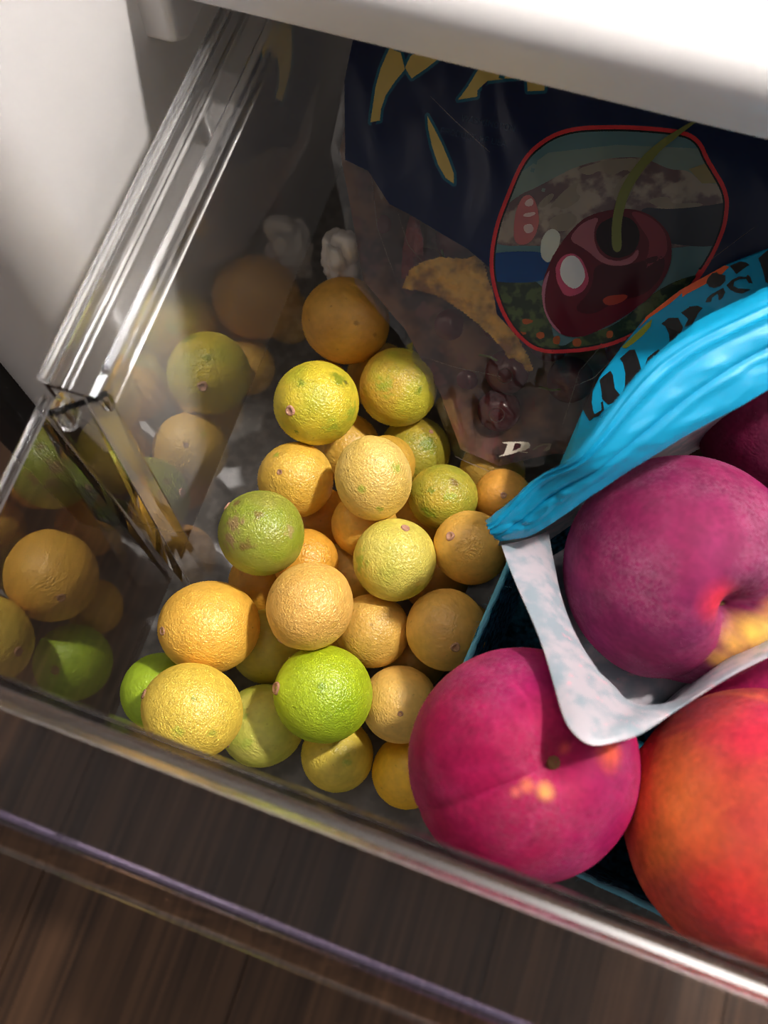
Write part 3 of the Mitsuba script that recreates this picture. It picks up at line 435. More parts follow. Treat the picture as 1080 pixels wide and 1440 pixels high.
# kind, base colour, second colour, amount of second colour, elongation, nipple, stem (material, radius), label
LOOK = {
 1: ('lemon', (208, 154, 64), (188, 132, 50), .35, 1.03, .02, None, 'ochre yellow lemon with faint brown scratches, farthest back beside the white plastic scrap'),
 2: ('lemon', (224, 200, 58), (192, 186, 52), .3, 1.04, .03, ('m_stem_pale', .0021), 'yellow lemon with green blotches and a pale round stem scar, near the wall'),
 3: ('lime', (196, 186, 58), (212, 168, 66), .25, 1.0, .0, None, 'yellow-green lime touching the cherry bag, above the dull olive-yellow lemon'),
 4: ('lemon', (186, 164, 60), (162, 154, 50), .4, 1.02, .0, ('m_stem_pale', .0011), 'dull olive-yellow lemon with green smudges, just below the yellow-green lime by the cherry bag'),
 5: ('lemon', (228, 186, 78), (216, 172, 66), .35, 1.0, .02, ('m_stem', .0012), 'round warm yellow lemon directly above the green lime with the brown scar'),
 6: ('lemon', (236, 200, 112), (226, 188, 92), .4, 1.08, .07, None, 'palest cream-yellow lemon with a pointed tip and small green smudges, mid pile'),
 7: ('lemon', (192, 168, 60), (160, 158, 52), .45, 1.04, .02, None, 'small olive-yellow lemon with green specks, right of the pale pointed lemon'),
 8: ('lime', (138, 150, 44), (150, 148, 62), .4, 1.0, .02, ('m_stem_pale', .0018), 'green lime with brown scarred patches and a white stem end, by the left drawer wall'),
 9: ('lemon', (224, 160, 68), (212, 146, 58), .4, 1.05, .05, ('m_stem_pale', .0013), 'orange-yellow lemon with a pink nipple, partly under the blue pouch tip'),
 10: ('lemon', (228, 176, 82), (222, 170, 74), .4, 1.06, .03, ('m_stem_pale', .0018), 'smooth yellow lemon with a round pink stem scar, beside the blue pouch tip'),
 11: ('lemon', (218, 202, 92), (196, 192, 78), .3, 1.0, .02, ('m_stem_pale', .0017), 'yellow lemon flushed green at its edges with a pink scar on top, mid pile'),
 12: ('lemon', (222, 160, 56), (216, 152, 52), .4, 1.0, .0, None, 'orange-yellow lemon under the warm yellow one above the scarred green lime'),
 13: ('lemon', (226, 176, 74), (220, 168, 66), .4, 1.0, .0, None, 'yellow lemon peeping out below the palest pointed lemon'),
 14: ('lemon', (222, 162, 58), (216, 156, 54), .4, 1.0, .0, None, 'amber lemon wedged between the scarred green lime and the large tan lemon'),
 15: ('lemon', (224, 182, 84), (216, 172, 74), .4, 1.0, .0, None, 'yellow lemon tucked behind the left side of the green-flushed middle lemon'),
 16: ('lemon', (230, 180, 94), (222, 170, 80), .4, 1.02, .04, ('m_stem_pale', .0013), 'large smooth tan-yellow lemon resting above the bright green lime'),
 17: ('lemon', (206, 148, 46), (198, 140, 44), .4, 1.0, .0, None, 'dark amber lemon low in the pile under the scarred green lime'),
 18: ('lemon', (238, 184, 74), (232, 176, 66), .4, 1.09, .03, ('m_stem', .0017), 'largest golden yellow lemon by the drawer corner, its stem scar facing left'),
 19: ('lemon', (194, 174, 62), (176, 166, 58), .4, 1.0, .0, None, 'dull green-yellow lemon in the gap right of the largest golden lemon'),
 20: ('lime', (164, 192, 42), (152, 180, 40), .4, 1.03, .0, ('m_stem', .0018), 'vivid green lime half hidden in the front left corner behind the mottled lemon'),
 21: ('lemon', (222, 190, 74), (206, 178, 66), .4, 1.05, .02, ('m_stem', .0018), 'mottled yellow lemon with green patches at the front left, next to the front panel'),
 22: ('lemon', (212, 204, 96), (188, 192, 72), .35, 1.05, .02, ('m_stem', .0014), 'pale green-yellow lemon between the mottled front lemon and the bright green lime'),
 23: ('lime', (168, 188, 34), (152, 178, 32), .4, 1.02, .06, ('m_stem', .0024), 'bright shiny green lime with a tan nipple, on top of the pile at the front'),
 24: ('lemon', (218, 174, 84), (208, 164, 76), .4, 1.0, .0, None, 'tan-yellow lemon partly in shadow behind the bright green lime'),
 25: ('lemon', (210, 164, 80), (200, 152, 72), .4, 1.04, .02, ('m_stem', .0019), 'dull tan lemon with a dark stem end against the teal basket'),
 26: ('lemon', (230, 186, 98), (222, 176, 86), .4, 1.04, .03, ('m_stem', .0011), 'tan lemon with a tiny dark dot, between the bright green lime and the crimson peach'),
 27: ('lemon', (222, 196, 76), (200, 182, 64), .4, 1.05, .02, None, 'yellow lemon with faint green marks beneath the bright green lime at the front'),
 28: ('lemon', (236, 184, 46), (228, 174, 44), .4, 1.03, .02, None, 'deep yellow lemon squeezed between the front panel and the crimson peach'),
 29: ('lemon', (200, 164, 74), (186, 154, 66), .4, 1.0, .0, None, 'pale dull lemon under the bottom hem of the cherry bag'),
 30: ('lemon', (214, 172, 70), (204, 160, 62), .4, 1.0, .0, None, 'shaded yellow lemon down in the gap above the palest pointed lemon'),
 31: ('lemon', (208, 162, 74), (200, 154, 66), .4, 1.0, .0, None, 'shaded tan lemon in the gap above the tan one with the tiny dark dot'),
 32: ('lemon', (220, 174, 70), (212, 166, 62), .4, 1.0, .0, None, 'yellow lemon showing only a sliver right of the palest pointed lemon'),
 33: ('lemon', (206, 160, 66), (196, 150, 60), .4, 1.0, .0, None, 'shaded brown-yellow lemon deep in the gap right of the green-flushed middle lemon'),
}
for i, (pos, r, stem_dir, marks) in enumerate(CITRUS):
    look = LOOK.get(i + 1)
    if look:
        key = number(look[0])
        tag(key, look[7], look[0])
        citrus(key, np.array(pos), r, stem_dir, marks, look[1], look[2], look[3], 100 + i, look[4], look[5], look[6], 5)
    else:
        key = number('lemon')
        tag(key, 'yellow lemon buried at the bottom of the citrus pile under the others', 'lemon', 'lemons buried at the bottom of the pile')
        citrus(key, np.array(pos), r, None, [], (216, 168, 66), (206, 160, 60), .4, 100 + i, 1.0, 0, None, 4)


# ---------------------------------------------------------------- peaches
def peach(key, pos, r, axis, sut, marks, base, second, third, seed, bloom=0.25, sub=6, squash=1.0, cavity=0.17, cleft=0.05):
    axis = unit(axis)
    s = np.array(sut, float); s = unit(s - axis * (s @ axis))
    b = np.cross(axis, s)
    d = ICO[sub].vertices
    h = np.clip(d @ axis, -1, 1)
    th = np.arccos(h)
    ph = np.arctan2(d @ b, d @ s)
    rad = r * (1 + 0.02 * (meshkit.fbm(d * 1.5 + seed, 3, seed) - 0.5))
    rad = rad * (1 - cavity * np.exp(-(th / (0.17 + 0.35 * (cavity - 0.17))) ** 2) + 0.012 * np.exp(-((th - 0.5) / 0.25) ** 2))
    groove = np.exp(-(ph / (0.055 / (0.25 + np.sin(th)))) ** 2) * np.clip(1.15 - th / 2.2, 0, 1) * np.sin(np.clip(th, 0, 2.6) / 2.6 * np.pi) ** 0.4
    wide = np.exp(-(ph / (0.30 / (0.25 + np.sin(th)))) ** 2) * np.clip(1.2 - th / 1.7, 0, 1)
    rad = rad * (1 - 0.030 * groove - cleft * wide)
    v = d * rad[:, None]
    w = meshkit.fbm(d * 1.4 + seed * 1.7, 3, seed + 3)
    t = np.clip((w - 0.5) * 3 + 0.45, 0, 1)[:, None]
    col = lin(base) * (1 - t) + lin(second) * t
    streak = meshkit.fbm(np.column_stack([ph * 7, th * 1.6, h * 0]) + seed, 4, seed + 8)
    s2 = np.clip((streak - 0.5) * 3.2, 0, 1)[:, None] * 0.45
    col = col * (1 - s2) + lin(third) * s2
    for dirn, size, c in marks:
        dd = np.linalg.norm(d - np.array(dirn), axis=1) / size
        dd = dd + 0.55 * (meshkit.fbm(d * 5 + seed + size * 9, 4, seed + 41) - 0.5)
        m = (0.85 * np.clip((1.25 - dd) / 1.0, 0, 1) ** 1.3)[:, None]
        col = col * (1 - m) + lin(c) * m
    speck = np.clip((meshkit.fbm(d * 60 + seed, 3, seed + 12) - 0.30) / 0.6, 0, 1)
    cloud = np.clip((meshkit.fbm(d * 2.2 + seed * 5, 3, seed + 15) - 0.38) / 0.3, 0, 1)
    m = (bloom * speck * cloud)[:, None]
    col = col * (1 - m) + lin((178, 138, 158)) * m
    fine = (meshkit.fbm(d * 26 + seed, 3, seed + 2) - 0.5)[:, None]
    mott = (meshkit.fbm(d * 6 + seed, 5, seed + 4) - 0.5)[:, None]
    col = col * (1 + 0.55 * fine + 0.5 * mott)
    v = v + np.outer(v @ axis, axis) * (squash - 1)
    put(key + '__skin', trimesh.Trimesh(v + pos, ICO[sub].faces, process=False), 'm_peach', True, color=np.clip(col, 0, 1))
    put(key + '__stem', stem_button(np.array(pos) + axis * (r * ((1.015 - cavity - cleft * 0.6) + squash - 1) + 0.0004), axis, 0.0027), 'm_stem_dark', 40)


PL = [
 ('crimson peach with a yellow-streaked stem hollow at the front of the teal basket', (146, 10, 64), (130, 8, 72), (168, 32, 90), .22, 1.0),
 ('dusky purple peach with a yellow hollow on its right side, inside the open blue pouch', (122, 26, 72), (100, 24, 72), (146, 32, 84), .36, 1.0),
 ('large orange-red peach at the right edge in front of the blue pouch', (176, 62, 46), (162, 44, 50), (204, 102, 54), .16, 1.0),
 ('peach at the back of the blue pouch, shade painted in as dark plum', (92, 14, 50), (80, 12, 46), (110, 22, 60), .10, 1.0)]  # last base darkened to stand for the shade inside the pouch
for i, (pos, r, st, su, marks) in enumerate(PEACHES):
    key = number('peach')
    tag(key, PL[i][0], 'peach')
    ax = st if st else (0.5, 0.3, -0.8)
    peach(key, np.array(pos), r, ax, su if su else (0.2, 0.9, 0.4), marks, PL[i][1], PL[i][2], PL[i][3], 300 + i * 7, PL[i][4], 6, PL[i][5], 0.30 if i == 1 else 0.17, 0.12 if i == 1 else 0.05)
for pos, r, lab in (((0.050, 0.062, 0.006), 0.0365, 'dark red peach in the lower layer of the basket, under the crimson peach'),
                    ((0.122, 0.058, 0.003), 0.0370, 'shaded magenta peach in the lower layer of the basket, under the large orange-red peach'),
                    ((0.119, 0.131, 0.0025), 0.0350, 'dark magenta peach in the lower layer of the basket, behind the large orange-red peach')):
    key = number('peach')
    tag(key, lab, 'peach')
    peach(key, np.array(pos), r, (0.3, -0.5, -0.8), (0.2, 0.9, 0.4), [], (160, 16, 66), (140, 14, 70), (180, 34, 80), 390 + int(pos[0] * 100), .1, 5)

# ---------------------------------------------------------------- teal pulp basket
BA = math.radians(-6.5)
bx_, by_ = np.array([math.cos(BA), math.sin(BA)]), np.array([-math.sin(BA), math.cos(BA)])
BC = np.array([-0.0048, 0.0215])
BW, BD, BH = 0.168, 0.168, 0.075


def basket_ring(z, inset):
    """Rounded square outline of the basket at height z (0 bottom, 1 top)."""
    k = 0.010 * (1 - z) + inset
    sq = sg.box(k, k, BW - k, BD - k).buffer(-0.022).buffer(0.022, quad_segs=10)
    L = sq.exterior.length
    q = np.array([sq.exterior.interpolate(L * i / 200).coords[0] for i in range(200)])
    return BC + q[:, :1] * bx_ + q[:, 1:] * by_


def basket():
    zs = np.linspace(0, 1, 14)
    rows, rng = [], np.random.default_rng(5)
    for z in zs:
        rows.append(np.column_stack([basket_ring(z, 0), np.full(200, DZ + 0.0005 + z * BH)]))
    th = np.arange(200) / 200
    lipn = meshkit.fbm(np.column_stack([th * 90, th * 0, th * 0]), 3, 4)
    top = rows[-1].copy(); top[:, 2] += 0.0028 * (lipn - 0.5)
    rows[-1] = top
    for z in zs[::-1]:
        r_ = np.column_stack([basket_ring(z, 0.0026), np.full(200, DZ + 0.0030 + z * (BH - 0.0030))])
        if z == 1:
            r_[:, 2] = top[:, 2] + 0.001 * (meshkit.fbm(np.column_stack([th * 140, th * 0 + 3, th * 0]), 2, 8) - 0.5)
        rows.append(r_)
    g = np.array(rows)
    bump = (meshkit.fbm(g * 300, 3, 3) - 0.5) * 0.0012
    g[1:-1, :, :2] += bump[1:-1, :, None] * 0.8
    n = len(rows)
    idx = np.arange(n * 200).reshape(n, 200)
    q = np.stack([idx[:-1], np.roll(idx, -1, 1)[:-1], np.roll(idx, -1, 1)[1:], idx[1:]], -1).reshape(-1, 4)
    f = np.vstack([q[:, [0, 1, 2]], q[:, [0, 2, 3]]])
    v = g.reshape(-1, 3)
    c0, c1 = len(v), len(v) + 1
    v = np.vstack([v, [g[0].mean(0)], [g[-1].mean(0)]])
    a, b = idx[0], idx[-1]
    f = np.vstack([f, np.column_stack([np.roll(a, -1), a, np.full(200, c0)]), np.column_stack([b, np.roll(b, -1), np.full(200, c1)])])
    return trimesh.Trimesh(v, f, process=False)


tag('fruit_basket', 'teal moulded pulp fruit basket with a fuzzy torn rim, holding the peaches', 'basket')
put('fruit_basket__body', basket(), 'm_pulp', 50)
tt = np.arange(241) / 240 * 2 * np.pi
rp = np.array([np.interp(np.arange(241) / 240 * 200, np.arange(201), np.r_[basket_ring(1, 0.0012)[:, k], basket_ring(1, 0.0012)[0, k]]) for k in (0, 1)]).T
nz = meshkit.fbm(np.column_stack([np.cos(tt) * 22, np.sin(tt) * 22, tt * 0]), 4, 19) - 0.5
put('fruit_basket__rim', tube(np.column_stack([rp + nz[:, None] * 0.0016, DZ + BH + 0.0002 + nz * 0.0022]), 0.0013 + 0.0012 * nz, 8), pr((96, 160, 182), 0.9, 0.1), True)
rng = np.random.default_rng(12)
ring = np.column_stack([basket_ring(1, 0.001), np.full(200, DZ + BH)])
hairs = []
for k in range(520):
    p = ring[rng.integers(200)] + rng.normal(0, 0.0006, 3)
    dirn = unit(rng.normal(size=3) + np.array([0, 0, 0.6]))
    L = rng.uniform(0.0012, 0.0042)
    hairs.append(tube([p, p + dirn * L * 0.5, p + dirn * L + rng.normal(0, L * 0.2, 3)], [0.00009, 0.00007, 0.00003], 4))
key = put('fruit_basket__fibres', trimesh.util.concatenate(hairs), pr((112, 176, 196), 0.9, 0.1), False)
labels[key] = {'label': 'loose paper fibres along the torn basket rim', 'kind': 'stuff'}

# ---------------------------------------------------------------- blue pouch
tag('snack_pouch', 'open cyan blue zip pouch with black lettering, white inside, holding the purple peach', 'pouch')
g = spline_grid(POUCH_STRIP, 130, 40)
n = grid_normals(g)
if n[..., 2].mean() < 0:
    n = -n
S_, Q_ = np.meshgrid(np.linspace(0, 1, 130), np.linspace(0, 1, 40), indexing='ij')
cr = meshkit.fbm(np.stack([S_ * 9, Q_ * 5, S_ * 0], -1), 4, 6) - 0.5
ridge = sum(np.exp(-((Q_ - q) / 0.022) ** 2) * a for q, a in ((0.56, 0.0014), (0.68, 0.0012), (0.30, -0.0014)))
fold = 0.5 - np.abs((meshkit.fbm(np.stack([S_ * 6 + Q_ * 2, Q_ * 2.5, S_ * 0], -1), 3, 16) * 5) % 1 - 0.5)
g = g + n * (0.0022 * cr + ridge + 0.0020 * fold * (Q_ < 0.52) * np.sin(np.pi * np.clip(Q_ / 0.52, 0, 1)))[..., None]
# jagged tear along the far edge
far = g[:, -1] - g[:, -6]
jag = np.round(meshkit.noise(np.column_stack([np.arange(130) * 0.35, np.zeros(130), np.zeros(130)]), 9) * 3) / 3 - 0.5
g[:, -1] += far * jag[:, None] * 0.7 * (np.arange(130) > 28)[:, None]
sgn = 1 if grid_normals(g)[..., 2].mean() < 0 else -1
put('snack_pouch__zip_strip', sheet(g, 0.0005 * sgn), 'm_cyan', 40)

tp = np.array(POUCH_TEXT)


def text_panel(s, q):
    """Point and normal of the printed panel at station s, and q from the strip (0) to the far fold (1)."""
    s = np.clip(np.asarray(s, float), 0, len(tp) - 1); q = np.asarray(q, float)
    i = np.clip(np.floor(s).astype(int), 0, len(tp) - 2); f = (s - i)[:, None]
    a = tp[i, 0] * (1 - f) + tp[i + 1, 0] * f
    b = tp[i, 1] * (1 - f) + tp[i + 1, 1] * f
    e = tp[i + 1, 0] - tp[i, 0]
    nn = np.cross(e, b - a)
    nn *= np.sign(nn[:, 2:3]); nn /= np.linalg.norm(nn, axis=1, keepdims=True)
    over = np.maximum(q - 1, 0)[:, None]
    p = a + (b - a) * np.minimum(q, 1.0)[:, None]
    p = p + over * np.array([[0.0, 0.004, -0.10]])
    return p, nn


sq = np.linspace(0, len(tp) - 1, 90)
qq = np.r_[np.linspace(-0.6, 1, 24), np.linspace(1.03, 1.9, 12)]
SS, QQ = np.meshgrid(sq, qq, indexing='ij')
gp, gn = text_panel(SS.ravel(), QQ.ravel())
gp = gp.reshape(90, len(qq), 3)
sgn = 1 if grid_normals(gp)[:, :20, 2].mean() < 0 else -1
put('snack_pouch__printed_panel', sheet(gp, 0.0005 * sgn), 'm_cyan', 35)
for poly in POUCH_LETTERS:
    put('snack_pouch__printed_panel__letter', drape(P(poly), text_panel, 0.0003, (0.25, 0.2)), 'm_black_ink', False)
ob = P(POUCH_ORANGE).buffer(0.001)
put('snack_pouch__printed_panel__orange_band', drape(ob, text_panel, 0.00018, (0.25, 0.2)), 'm_orange_ink', False)
put('snack_pouch__printed_panel__green_band', drape(P(POUCH_GREEN), text_panel, 0.00016, (0.25, 0.2)), 'm_green_ink', False)

# front lip: white lining inside, cyan film outside, running down into the basket
lip = np.array(POUCH_LIP)
# from the lip band the pouch wall drops, pressed outwards by the two peaches that lie against it
drop = [lip[:, 2] + np.array([0.0, 0.0, -z]) for z in (0.008, 0.016, 0.026, 0.038, 0.050, 0.058)]
drop.append(drop[-1] + np.array([0.020, 0.024, -0.003]))
drop.append(drop[-1] + np.array([0.022, 0.026, 0.0]))
drop = np.stack(drop, 1)
for _ in range(3):
    for k in (0, 2):
        c, r = np.array(PEACHES[k][0]), PEACHES[k][1] + 0.0022
        away = drop - c
        dist = np.linalg.norm(away, axis=2, keepdims=True)
        drop = np.where(dist < r, c + away / dist * r, drop)
band = spline_grid(lip, 150, 14)
low_ = CubicSpline(np.arange(len(lip)), drop, axis=0)(np.linspace(0, len(lip) - 1, 150))
wall_ = np.concatenate([band[:, -1:], low_], 1)
tq = np.linspace(0, wall_.shape[1] - 1, 30)[1:]
k0 = np.minimum(tq.astype(int), wall_.shape[1] - 2); fq = (tq - k0)[None, :, None]
g = np.concatenate([band, wall_[:, k0] * (1 - fq) + wall_[:, k0 + 1] * fq], 1)
wr = meshkit.fbm(g * 60, 3, 77) - 0.5
g = g + grid_normals(g) * (0.0010 * wr * np.linspace(0, 1, g.shape[1])[None] ** 0.5)[..., None]
cen = np.array(PEACHES[1][0])
sgn = 1 if ((grid_normals(g) * (cen - g)).sum(-1)).mean() < 0 else -1     # the film lies on the side away from the peach
put('snack_pouch__lining', sheet(g, 0.0005 * sgn), 'm_lining', 40)
out = g + grid_normals(g) * sgn * 0.0009
put('snack_pouch__film', sheet(out[:, 9:], 0.0004 * sgn), 'm_cyan', 40)
# back lining below the strip, so that the mouth is dark and closed
bk = np.array(POUCH_STRIP)[:, 0]
rows = np.stack([bk + [0, 0.0015, -0.0015], bk + [0.0, 0.010, -0.016], bk + [0.0, 0.017, -0.05], bk + [0, 0.018, -0.09]], 1)
gb = spline_grid(rows, 60, 20)
put('snack_pouch__lining', sheet(gb, 0.0005), 'm_lining', 40)

# ---------------------------------------------------------------- cherry bag
BO, BV = np.array(BAG[0]), np.array(BAG[1])
BU = np.array([1.0, 0, 0]); BN = np.cross(BU, BV)
tag('cherry_bag', 'dark blue plastic bag with a large cherry picture, leaning at the drawer back', 'bag')


def bag(u, v):
    u, v = np.asarray(u, float), np.asarray(v, float)
    q = np.stack([u * 34 + v * 9, v * 13 - u * 6, u * 0], -1)
    wr = meshkit.fbm(q, 4, 51) - 0.5
    rid = 0.5 - np.abs((meshkit.fbm(np.stack([u * 16 + v * 5, v * 6, u * 0], -1), 3, 61) * 4) % 1 - 0.5)
    h = 0.006 * wr + 0.0035 * (rid - 0.25) + 0.006 * np.exp(-((v - 0.09) / 0.06) ** 2) * np.exp(-((u - 0.02) / 0.08) ** 2)
    return h


def bag_surface(u, v, extra=0.0):
    u, v = np.asarray(u, float), np.asarray(v, float)
    e = 0.0008
    h = bag(u, v)
    hu = (bag(u + e, v) - bag(u - e, v)) / (2 * e); hv = (bag(u, v + e) - bag(u, v - e)) / (2 * e)
    p = BO + u[..., None] * BU + v[..., None] * BV + (h + extra)[..., None] * BN
    n = BN - hu[..., None] * BU - hv[..., None] * BV
    return p, n / np.linalg.norm(n, axis=-1, keepdims=True)


def ink(name, color, rough=0.28, spec=0.3):
    scene[name] = pr(color, rough, spec)
    return name


def art(key, poly, mat, level, clip=None):
    if clip is not None:
        poly = poly.intersection(clip)
    if poly.is_empty:
        return
    put('cherry_bag__print' + key, drape(poly, bag_surface, 0.00012 * level, 0.0035), mat, True)


def blob(pts):
    """A traced outline with its corners rounded by cutting them three times."""
    q = np.array(pts, float)
    for _ in range(3):
        w = np.roll(q, -1, 0)
        q = np.stack([0.75 * q + 0.25 * w, 0.25 * q + 0.75 * w], 1).reshape(-1, 2)
    return P(q)


u0, u1, v0, v1 = -0.115, 0.16, -0.004, 0.232
gu, gv = np.meshgrid(np.linspace(u0, u1, 190), np.linspace(v0, v1, 160), indexing='ij')
gp, gn = bag_surface(gu.ravel(), gv.ravel())
gp, gn = gp.reshape(190, 160, 3), gn.reshape(190, 160, 3)
navy = P(ART['navy'])
put('cherry_bag__print', drape(navy.intersection(sg.box(-0.0962, v0, u1, v1)), bag_surface, 0.0, 0.003), ink('m_navy', (18, 30, 62)), True)
film_edge = np.array(ART['film_pts'])
def bag_contents(p, n, uv):
    a = fbm(p.x * 55, p.y * 55, p.z * 55, 4)
    b = fbm(p.x * 120 + 5, p.y * 120, p.z * 120, 3)
    c = mix(lin((54, 30, 30)).tolist(), lin((128, 88, 56)).tolist(), smoothstep(0.36, 0.64, a))
    return mix(c, lin((116, 62, 62)).tolist(), 0.6 * smoothstep(0.52, 0.7, b))


scene['m_bag_back'] = pr(proc(bag_contents), 0.4, 0.4)
clear = sg.Polygon([(-0.0962, 0.2)] + [(-0.0962, 0.115)] + [tuple(q) for q in film_edge[1:]] + [(0.09, 0.012), (u1, 0.03), (u1, 0.2)]).buffer(0).difference(navy).intersection(sg.box(-0.0962, -0.02, u1, v1))
put('cherry_bag__film', drape(clear, bag_surface, 0.0, 0.003), 'm_film', True)


def far_side(a, b):
    d = np.array([clear_all.exterior.distance(sg.Point(x, y)) for x, y in zip(a, b)])
    p, n = bag_surface(a, b)
    return p - BN * (0.006 + 0.022 * np.clip(d / 0.05, 0, 1))[:, None], n


clear_all = clear.union(navy.intersection(sg.box(-0.0962, -0.02, u1, v1))).buffer(0.001).buffer(-0.004)
clear_all = max(getattr(clear_all, 'geoms', [clear_all]), key=lambda q: q.area)
clear_all = sg.Polygon(clear_all.exterior)
put('cherry_bag__back_panel', drape(clear_all, far_side, 0.0, 0.006), 'm_bag_back', True)

shield = blob(ART['shield'])
art('__border', shield, ink('m_red', (200, 52, 58)), 1)
art('__keyline', shield.buffer(-0.0018), ink('m_keyline', (24, 24, 28)), 2)
inn = shield.buffer(-0.0026)
art('__sky', inn, ink('m_sky', (84, 116, 120)), 3)
art('__haze', P(ART['haze']), ink('m_haze', (114, 130, 122)), 4, inn)


def mountain_color(p, n, uv):
    a = fbm(p.x * 130 + p.y * 60, p.y * 170 - p.x * 60, p.z * 90, 4)
    return mix(lin((92, 72, 74)).tolist(), lin((146, 134, 120)).tolist(), smoothstep(0.40, 0.62, a))


scene['m_mountain'] = pr(proc(mountain_color), 0.26)
art('__mountain', blob(ART['mountain']), 'm_mountain', 5, inn)
art('__hill', blob(ART['hill']), ink('m_hill', (54, 58, 66)), 6, inn)
for q in ART['snow']:
    art('__snow', blob(q), ink('m_snow', (134, 124, 110)), 7, inn)
art('__house', P(ART['house']), ink('m_house', (140, 128, 88)), 7, inn)


def orchard_color(p, n, uv):
    a = fbm(p.x * 300, p.y * 300, p.z * 300, 3)
    return mix(lin((28, 40, 28)).tolist(), lin((66, 80, 44)).tolist(), smoothstep(0.4, 0.65, a))


scene['m_orchard'] = pr(proc(orchard_color), 0.26)
art('__orchard', blob(ART['orchard']), 'm_orchard', 6, inn)
art('__water', blob(ART['water']), ink('m_water', (22, 62, 112)), 7, inn)
for q in ART['rows']:
    art('__tulip_row', blob(q), ink('m_row', (158, 82, 48)), 8, inn)
art('__blossom', blob(ART['tulip']), ink('m_tulip', (178, 104, 104)), 8, inn)
for q in ART['tulip_light']:
    art('__blossom_light', blob(q), ink('m_tulip_light', (206, 178, 172)), 9, inn)
art('__white_blossom', blob(ART['bloom']), ink('m_bloom', (188, 192, 180)), 8, inn)
ch = blob(ART['cherry'])
art('__cherry', ch, ink('m_cherry', (84, 20, 34)), 10)
art('__cherry_shade', blob(ART['cherry_dark']), ink('m_cherry_dark', (58, 16, 26)), 11, ch)
art('__cherry_shoulder', blob(ART['cherry_back']), ink('m_cherry_back', (112, 44, 56)), 11, ch)
art('__cherry_rim', blob(ART['cherry_lip']), ink('m_cherry_lip', (146, 86, 96)), 12, ch)
art('__cherry_hollow', blob(ART['cavity']), ink('m_cavity', (26, 14, 18)), 13, ch)
art('__cherry_glow', blob(ART['glow']), ink('m_glow', (176, 72, 100)), 12, ch)
art('__cherry_glint', blob(ART['glint']), ink('m_glint', (206, 206, 206)), 13, ch)
art('__cherry_ember', blob(ART['ember']), ink('m_ember', (150, 56, 44)), 12, ch)
art('__cherry_edge', blob(ART['rimlight']), ink('m_rimlight', (162, 104, 122)), 12, ch)
art('__cherry_stem', blob(ART['stem']), ink('m_pstem', (112, 116, 62)), 14)
for q in ART['yellow']:
    art('__letter_outline', P(q).buffer(0.0013), ink('m_teal', (22, 84, 104)), 1, navy)
for q in ART['yellow']:
    art('__letter', P(q), ink('m_yellow', (198, 172, 98)), 2, navy)
# white printed initials on the clear foot of the bag
put('cherry_bag__film__initial', drape(P(ART['R']).difference(P(ART['Rhole'])), bag_surface, 0.0003, 0.0035), ink('m_cream', (214, 204, 188), 0.5), True)
put('cherry_bag__film__initial', drape(P(ART['o']), bag_surface, 0.0003, 0.0035), ink('m_cream2', (120, 108, 92), 0.5), True)


def lettering(text, at, height, ang=0.0):
    m = meshkit.text_mesh(text, height, 0.0001)
    v = m.vertices.copy()
    c, s = math.cos(ang), math.sin(ang)
    p, n = bag_surface(at[0] + v[:, 0] * c - v[:, 1] * s, at[1] + v[:, 0] * s + v[:, 1] * c)
    return trimesh.Trimesh(p + n * 0.0003, m.faces, process=False)


put('cherry_bag__print__small_text', lettering('WASHINGTON', ART['text1'][0], 0.0026, 0.03), ink('m_small', (36, 60, 86)), False)
put('cherry_bag__print__small_text', lettering('PRODUCT OF USA', ART['text2'][0], 0.0026, 0.03), 'm_small', False)
# vent holes: rings of thickened film
for hu_, hv_ in ART['holes']:
    th = np.linspace(0, 2 * np.pi, 25)
    p, n = bag_surface(hu_ + 0.0036 * np.cos(th), hv_ + 0.0036 * np.sin(th))
    put('cherry_bag__film__vent_hole', tube(p + n * 0.0003, 0.00022, 6), ink('m_ventring', (70, 56, 54), 0.3), True)
    a, b = np.meshgrid(np.linspace(0.0, 0.0034, 4), th, indexing='ij')
    p, n = bag_surface(hu_ + (a * np.cos(b)).ravel(), hv_ + (a * np.sin(b)).ravel())
for line in ART['crease_glints']:  # pale threads along the film folds, their glints put into the colour
    q = np.array(line); t = np.linspace(0, 1, 14)
    q = np.column_stack([np.interp(t, np.linspace(0, 1, len(q)), q[:, c]) for c in (0, 1)])
    p, n = bag_surface(q[:, 0], q[:, 1])
    put('cherry_bag__film__crease_glint', tube(p + n * 0.0001, 0.00006 + 0.00009 * np.sin(np.pi * t), 6), ink('m_crease_glint', (128, 114, 106), 0.3), True)


def slip_color(p, n, uv):
    a = fbm(p.x * 90, p.y * 90, p.z * 90, 4)
    return mix(lin((150, 100, 44)).tolist(), lin((244, 196, 88)).tolist(), smoothstep(0.32, 0.66, a))


scene['m_slip_yellow'] = pr(proc(slip_color), 0.4, 0.4)
# crumpled paper slips inside the bag, under the film
def slip(poly, mat, depth, name):
    q = P(poly)
    x0, y0, x1, y1 = q.bounds
    a, b = np.meshgrid(np.linspace(x0, x1, 80), np.linspace(y0, y1, 80), indexing='ij')
    h = (meshkit.fbm(np.stack([a * 90, b * 90, a * 0], -1), 4, 71) - 0.5) * 0.014
    p = BO + a[..., None] * BU + b[..., None] * BV + (bag(a, b) * 0.5 - depth + h)[..., None] * BN
    put(name, sheet(p, -0.0004, shapely.contains_xy(q, a, b)), mat, 40)


slip(ART['sheet'], 'm_slip_yellow', 0.0065, 'cherry_bag__label_slip')
slip(ART['pinkpaper'], ink('m_slip_pink', (128, 62, 72), 0.5), 0.0095, 'cherry_bag__label_slip')

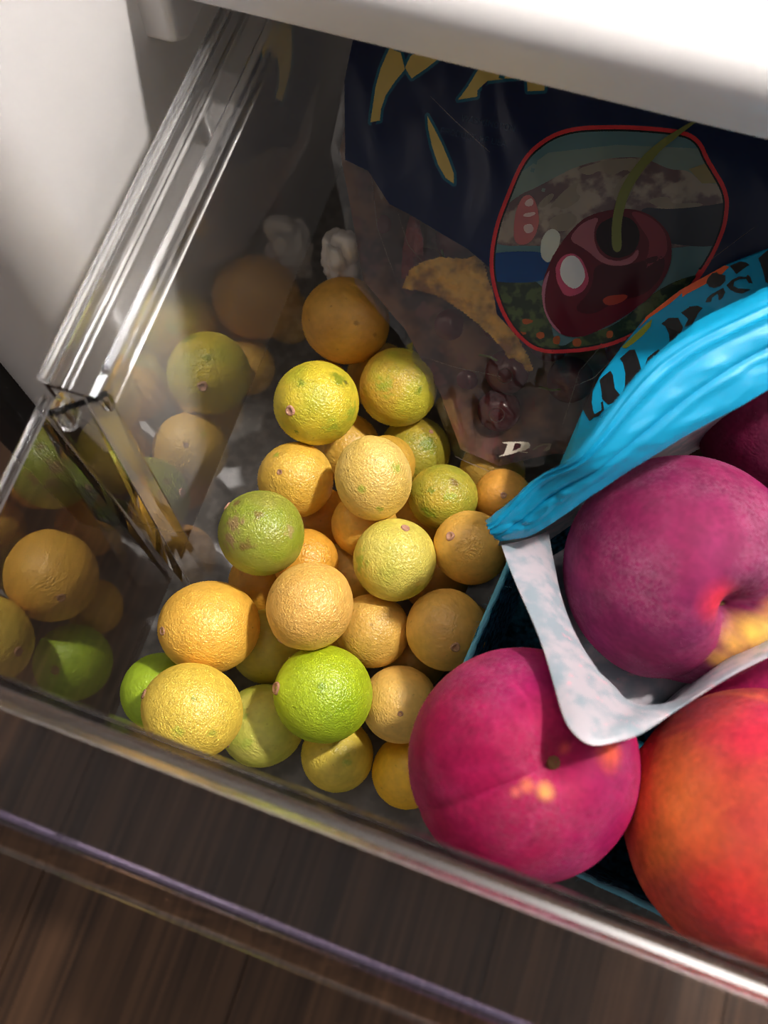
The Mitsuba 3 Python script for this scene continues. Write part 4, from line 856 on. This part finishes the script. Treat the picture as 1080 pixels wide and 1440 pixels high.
# the cherries in the clear foot of the bag
scene['m_cherry_fruit'] = pr((84, 16, 26), 0.18, 0.5, clearcoat=0.5)
scene['m_cherry_stem'] = pr((96, 104, 44), 0.6, 0.3)
rng = np.random.default_rng(23)
spots = [tuple(h[0]) if isinstance(h[0], (list, tuple)) else tuple(h) for h in ART['holes']]
for k in range(4000):
    u, v = rng.uniform(-0.09, 0.07), rng.uniform(0.012, 0.115)
    if v < 0.02 + 0.0 or np.interp(u, film_edge[:, 0], film_edge[:, 1]) > v - 0.012:
        continue
    if any(math.hypot(u - a, v - b) < 0.0225 for a, b in spots):
        continue
    spots.append((u, v))
for k, (u, v) in enumerate(spots):
    r = 0.0105 + 0.0012 * rng.random()
    c = BO + u * BU + v * BV + (bag(u, v) - r - (0.0012 if k < 2 else 0.0105)) * BN
    key = number('cherry')
    tag(key, 'dark red cherry inside the clear lower part of the printed bag', 'cherry', 'cherries inside the bag')
    d = ICO[3].vertices
    ax = unit(rng.normal(size=3) + BN)
    h = d @ ax
    rad = r * (1 - 0.18 * np.exp(-((1 - h) / 0.05)) + 0.02 * (meshkit.fbm(d * 2 + k, 2, k) - 0.5))
    put(key + '__skin', trimesh.Trimesh(d * rad[:, None] + c, ICO[3].faces, process=False), 'm_cherry_fruit', True)
    if k % 3 == 0:
        e = unit(np.cross(ax, [0.2, 0.9, 0.1]))
        s0 = c + ax * r * 0.8
        put(key + '__stalk', tube([s0, s0 + ax * 0.003 + e * 0.003, s0 + ax * 0.004 + e * 0.010], 0.0006, 6), 'm_cherry_stem', True)

# crumpled white plastic behind the farthest lemon
tp0 = np.array(TISSUE)
rng = np.random.default_rng(31)
d = ICO[4].vertices
fold = np.abs(meshkit.fbm(d * 1.25, 2, 84) - 0.5) * 2
v = d * (0.012 * (0.75 + 0.7 * fold))[:, None] * np.array([1.1, 1.1, 1.9])
put('plastic_scrap', trimesh.Trimesh(v + tp0 + np.array([0.0, 0.0, 0.0]), ICO[4].faces, process=False), pr((196, 188, 180), 0.4), 25)
tag('plastic_scrap', 'crumpled scrap of white plastic behind the farthest ochre lemon', 'plastic scrap')
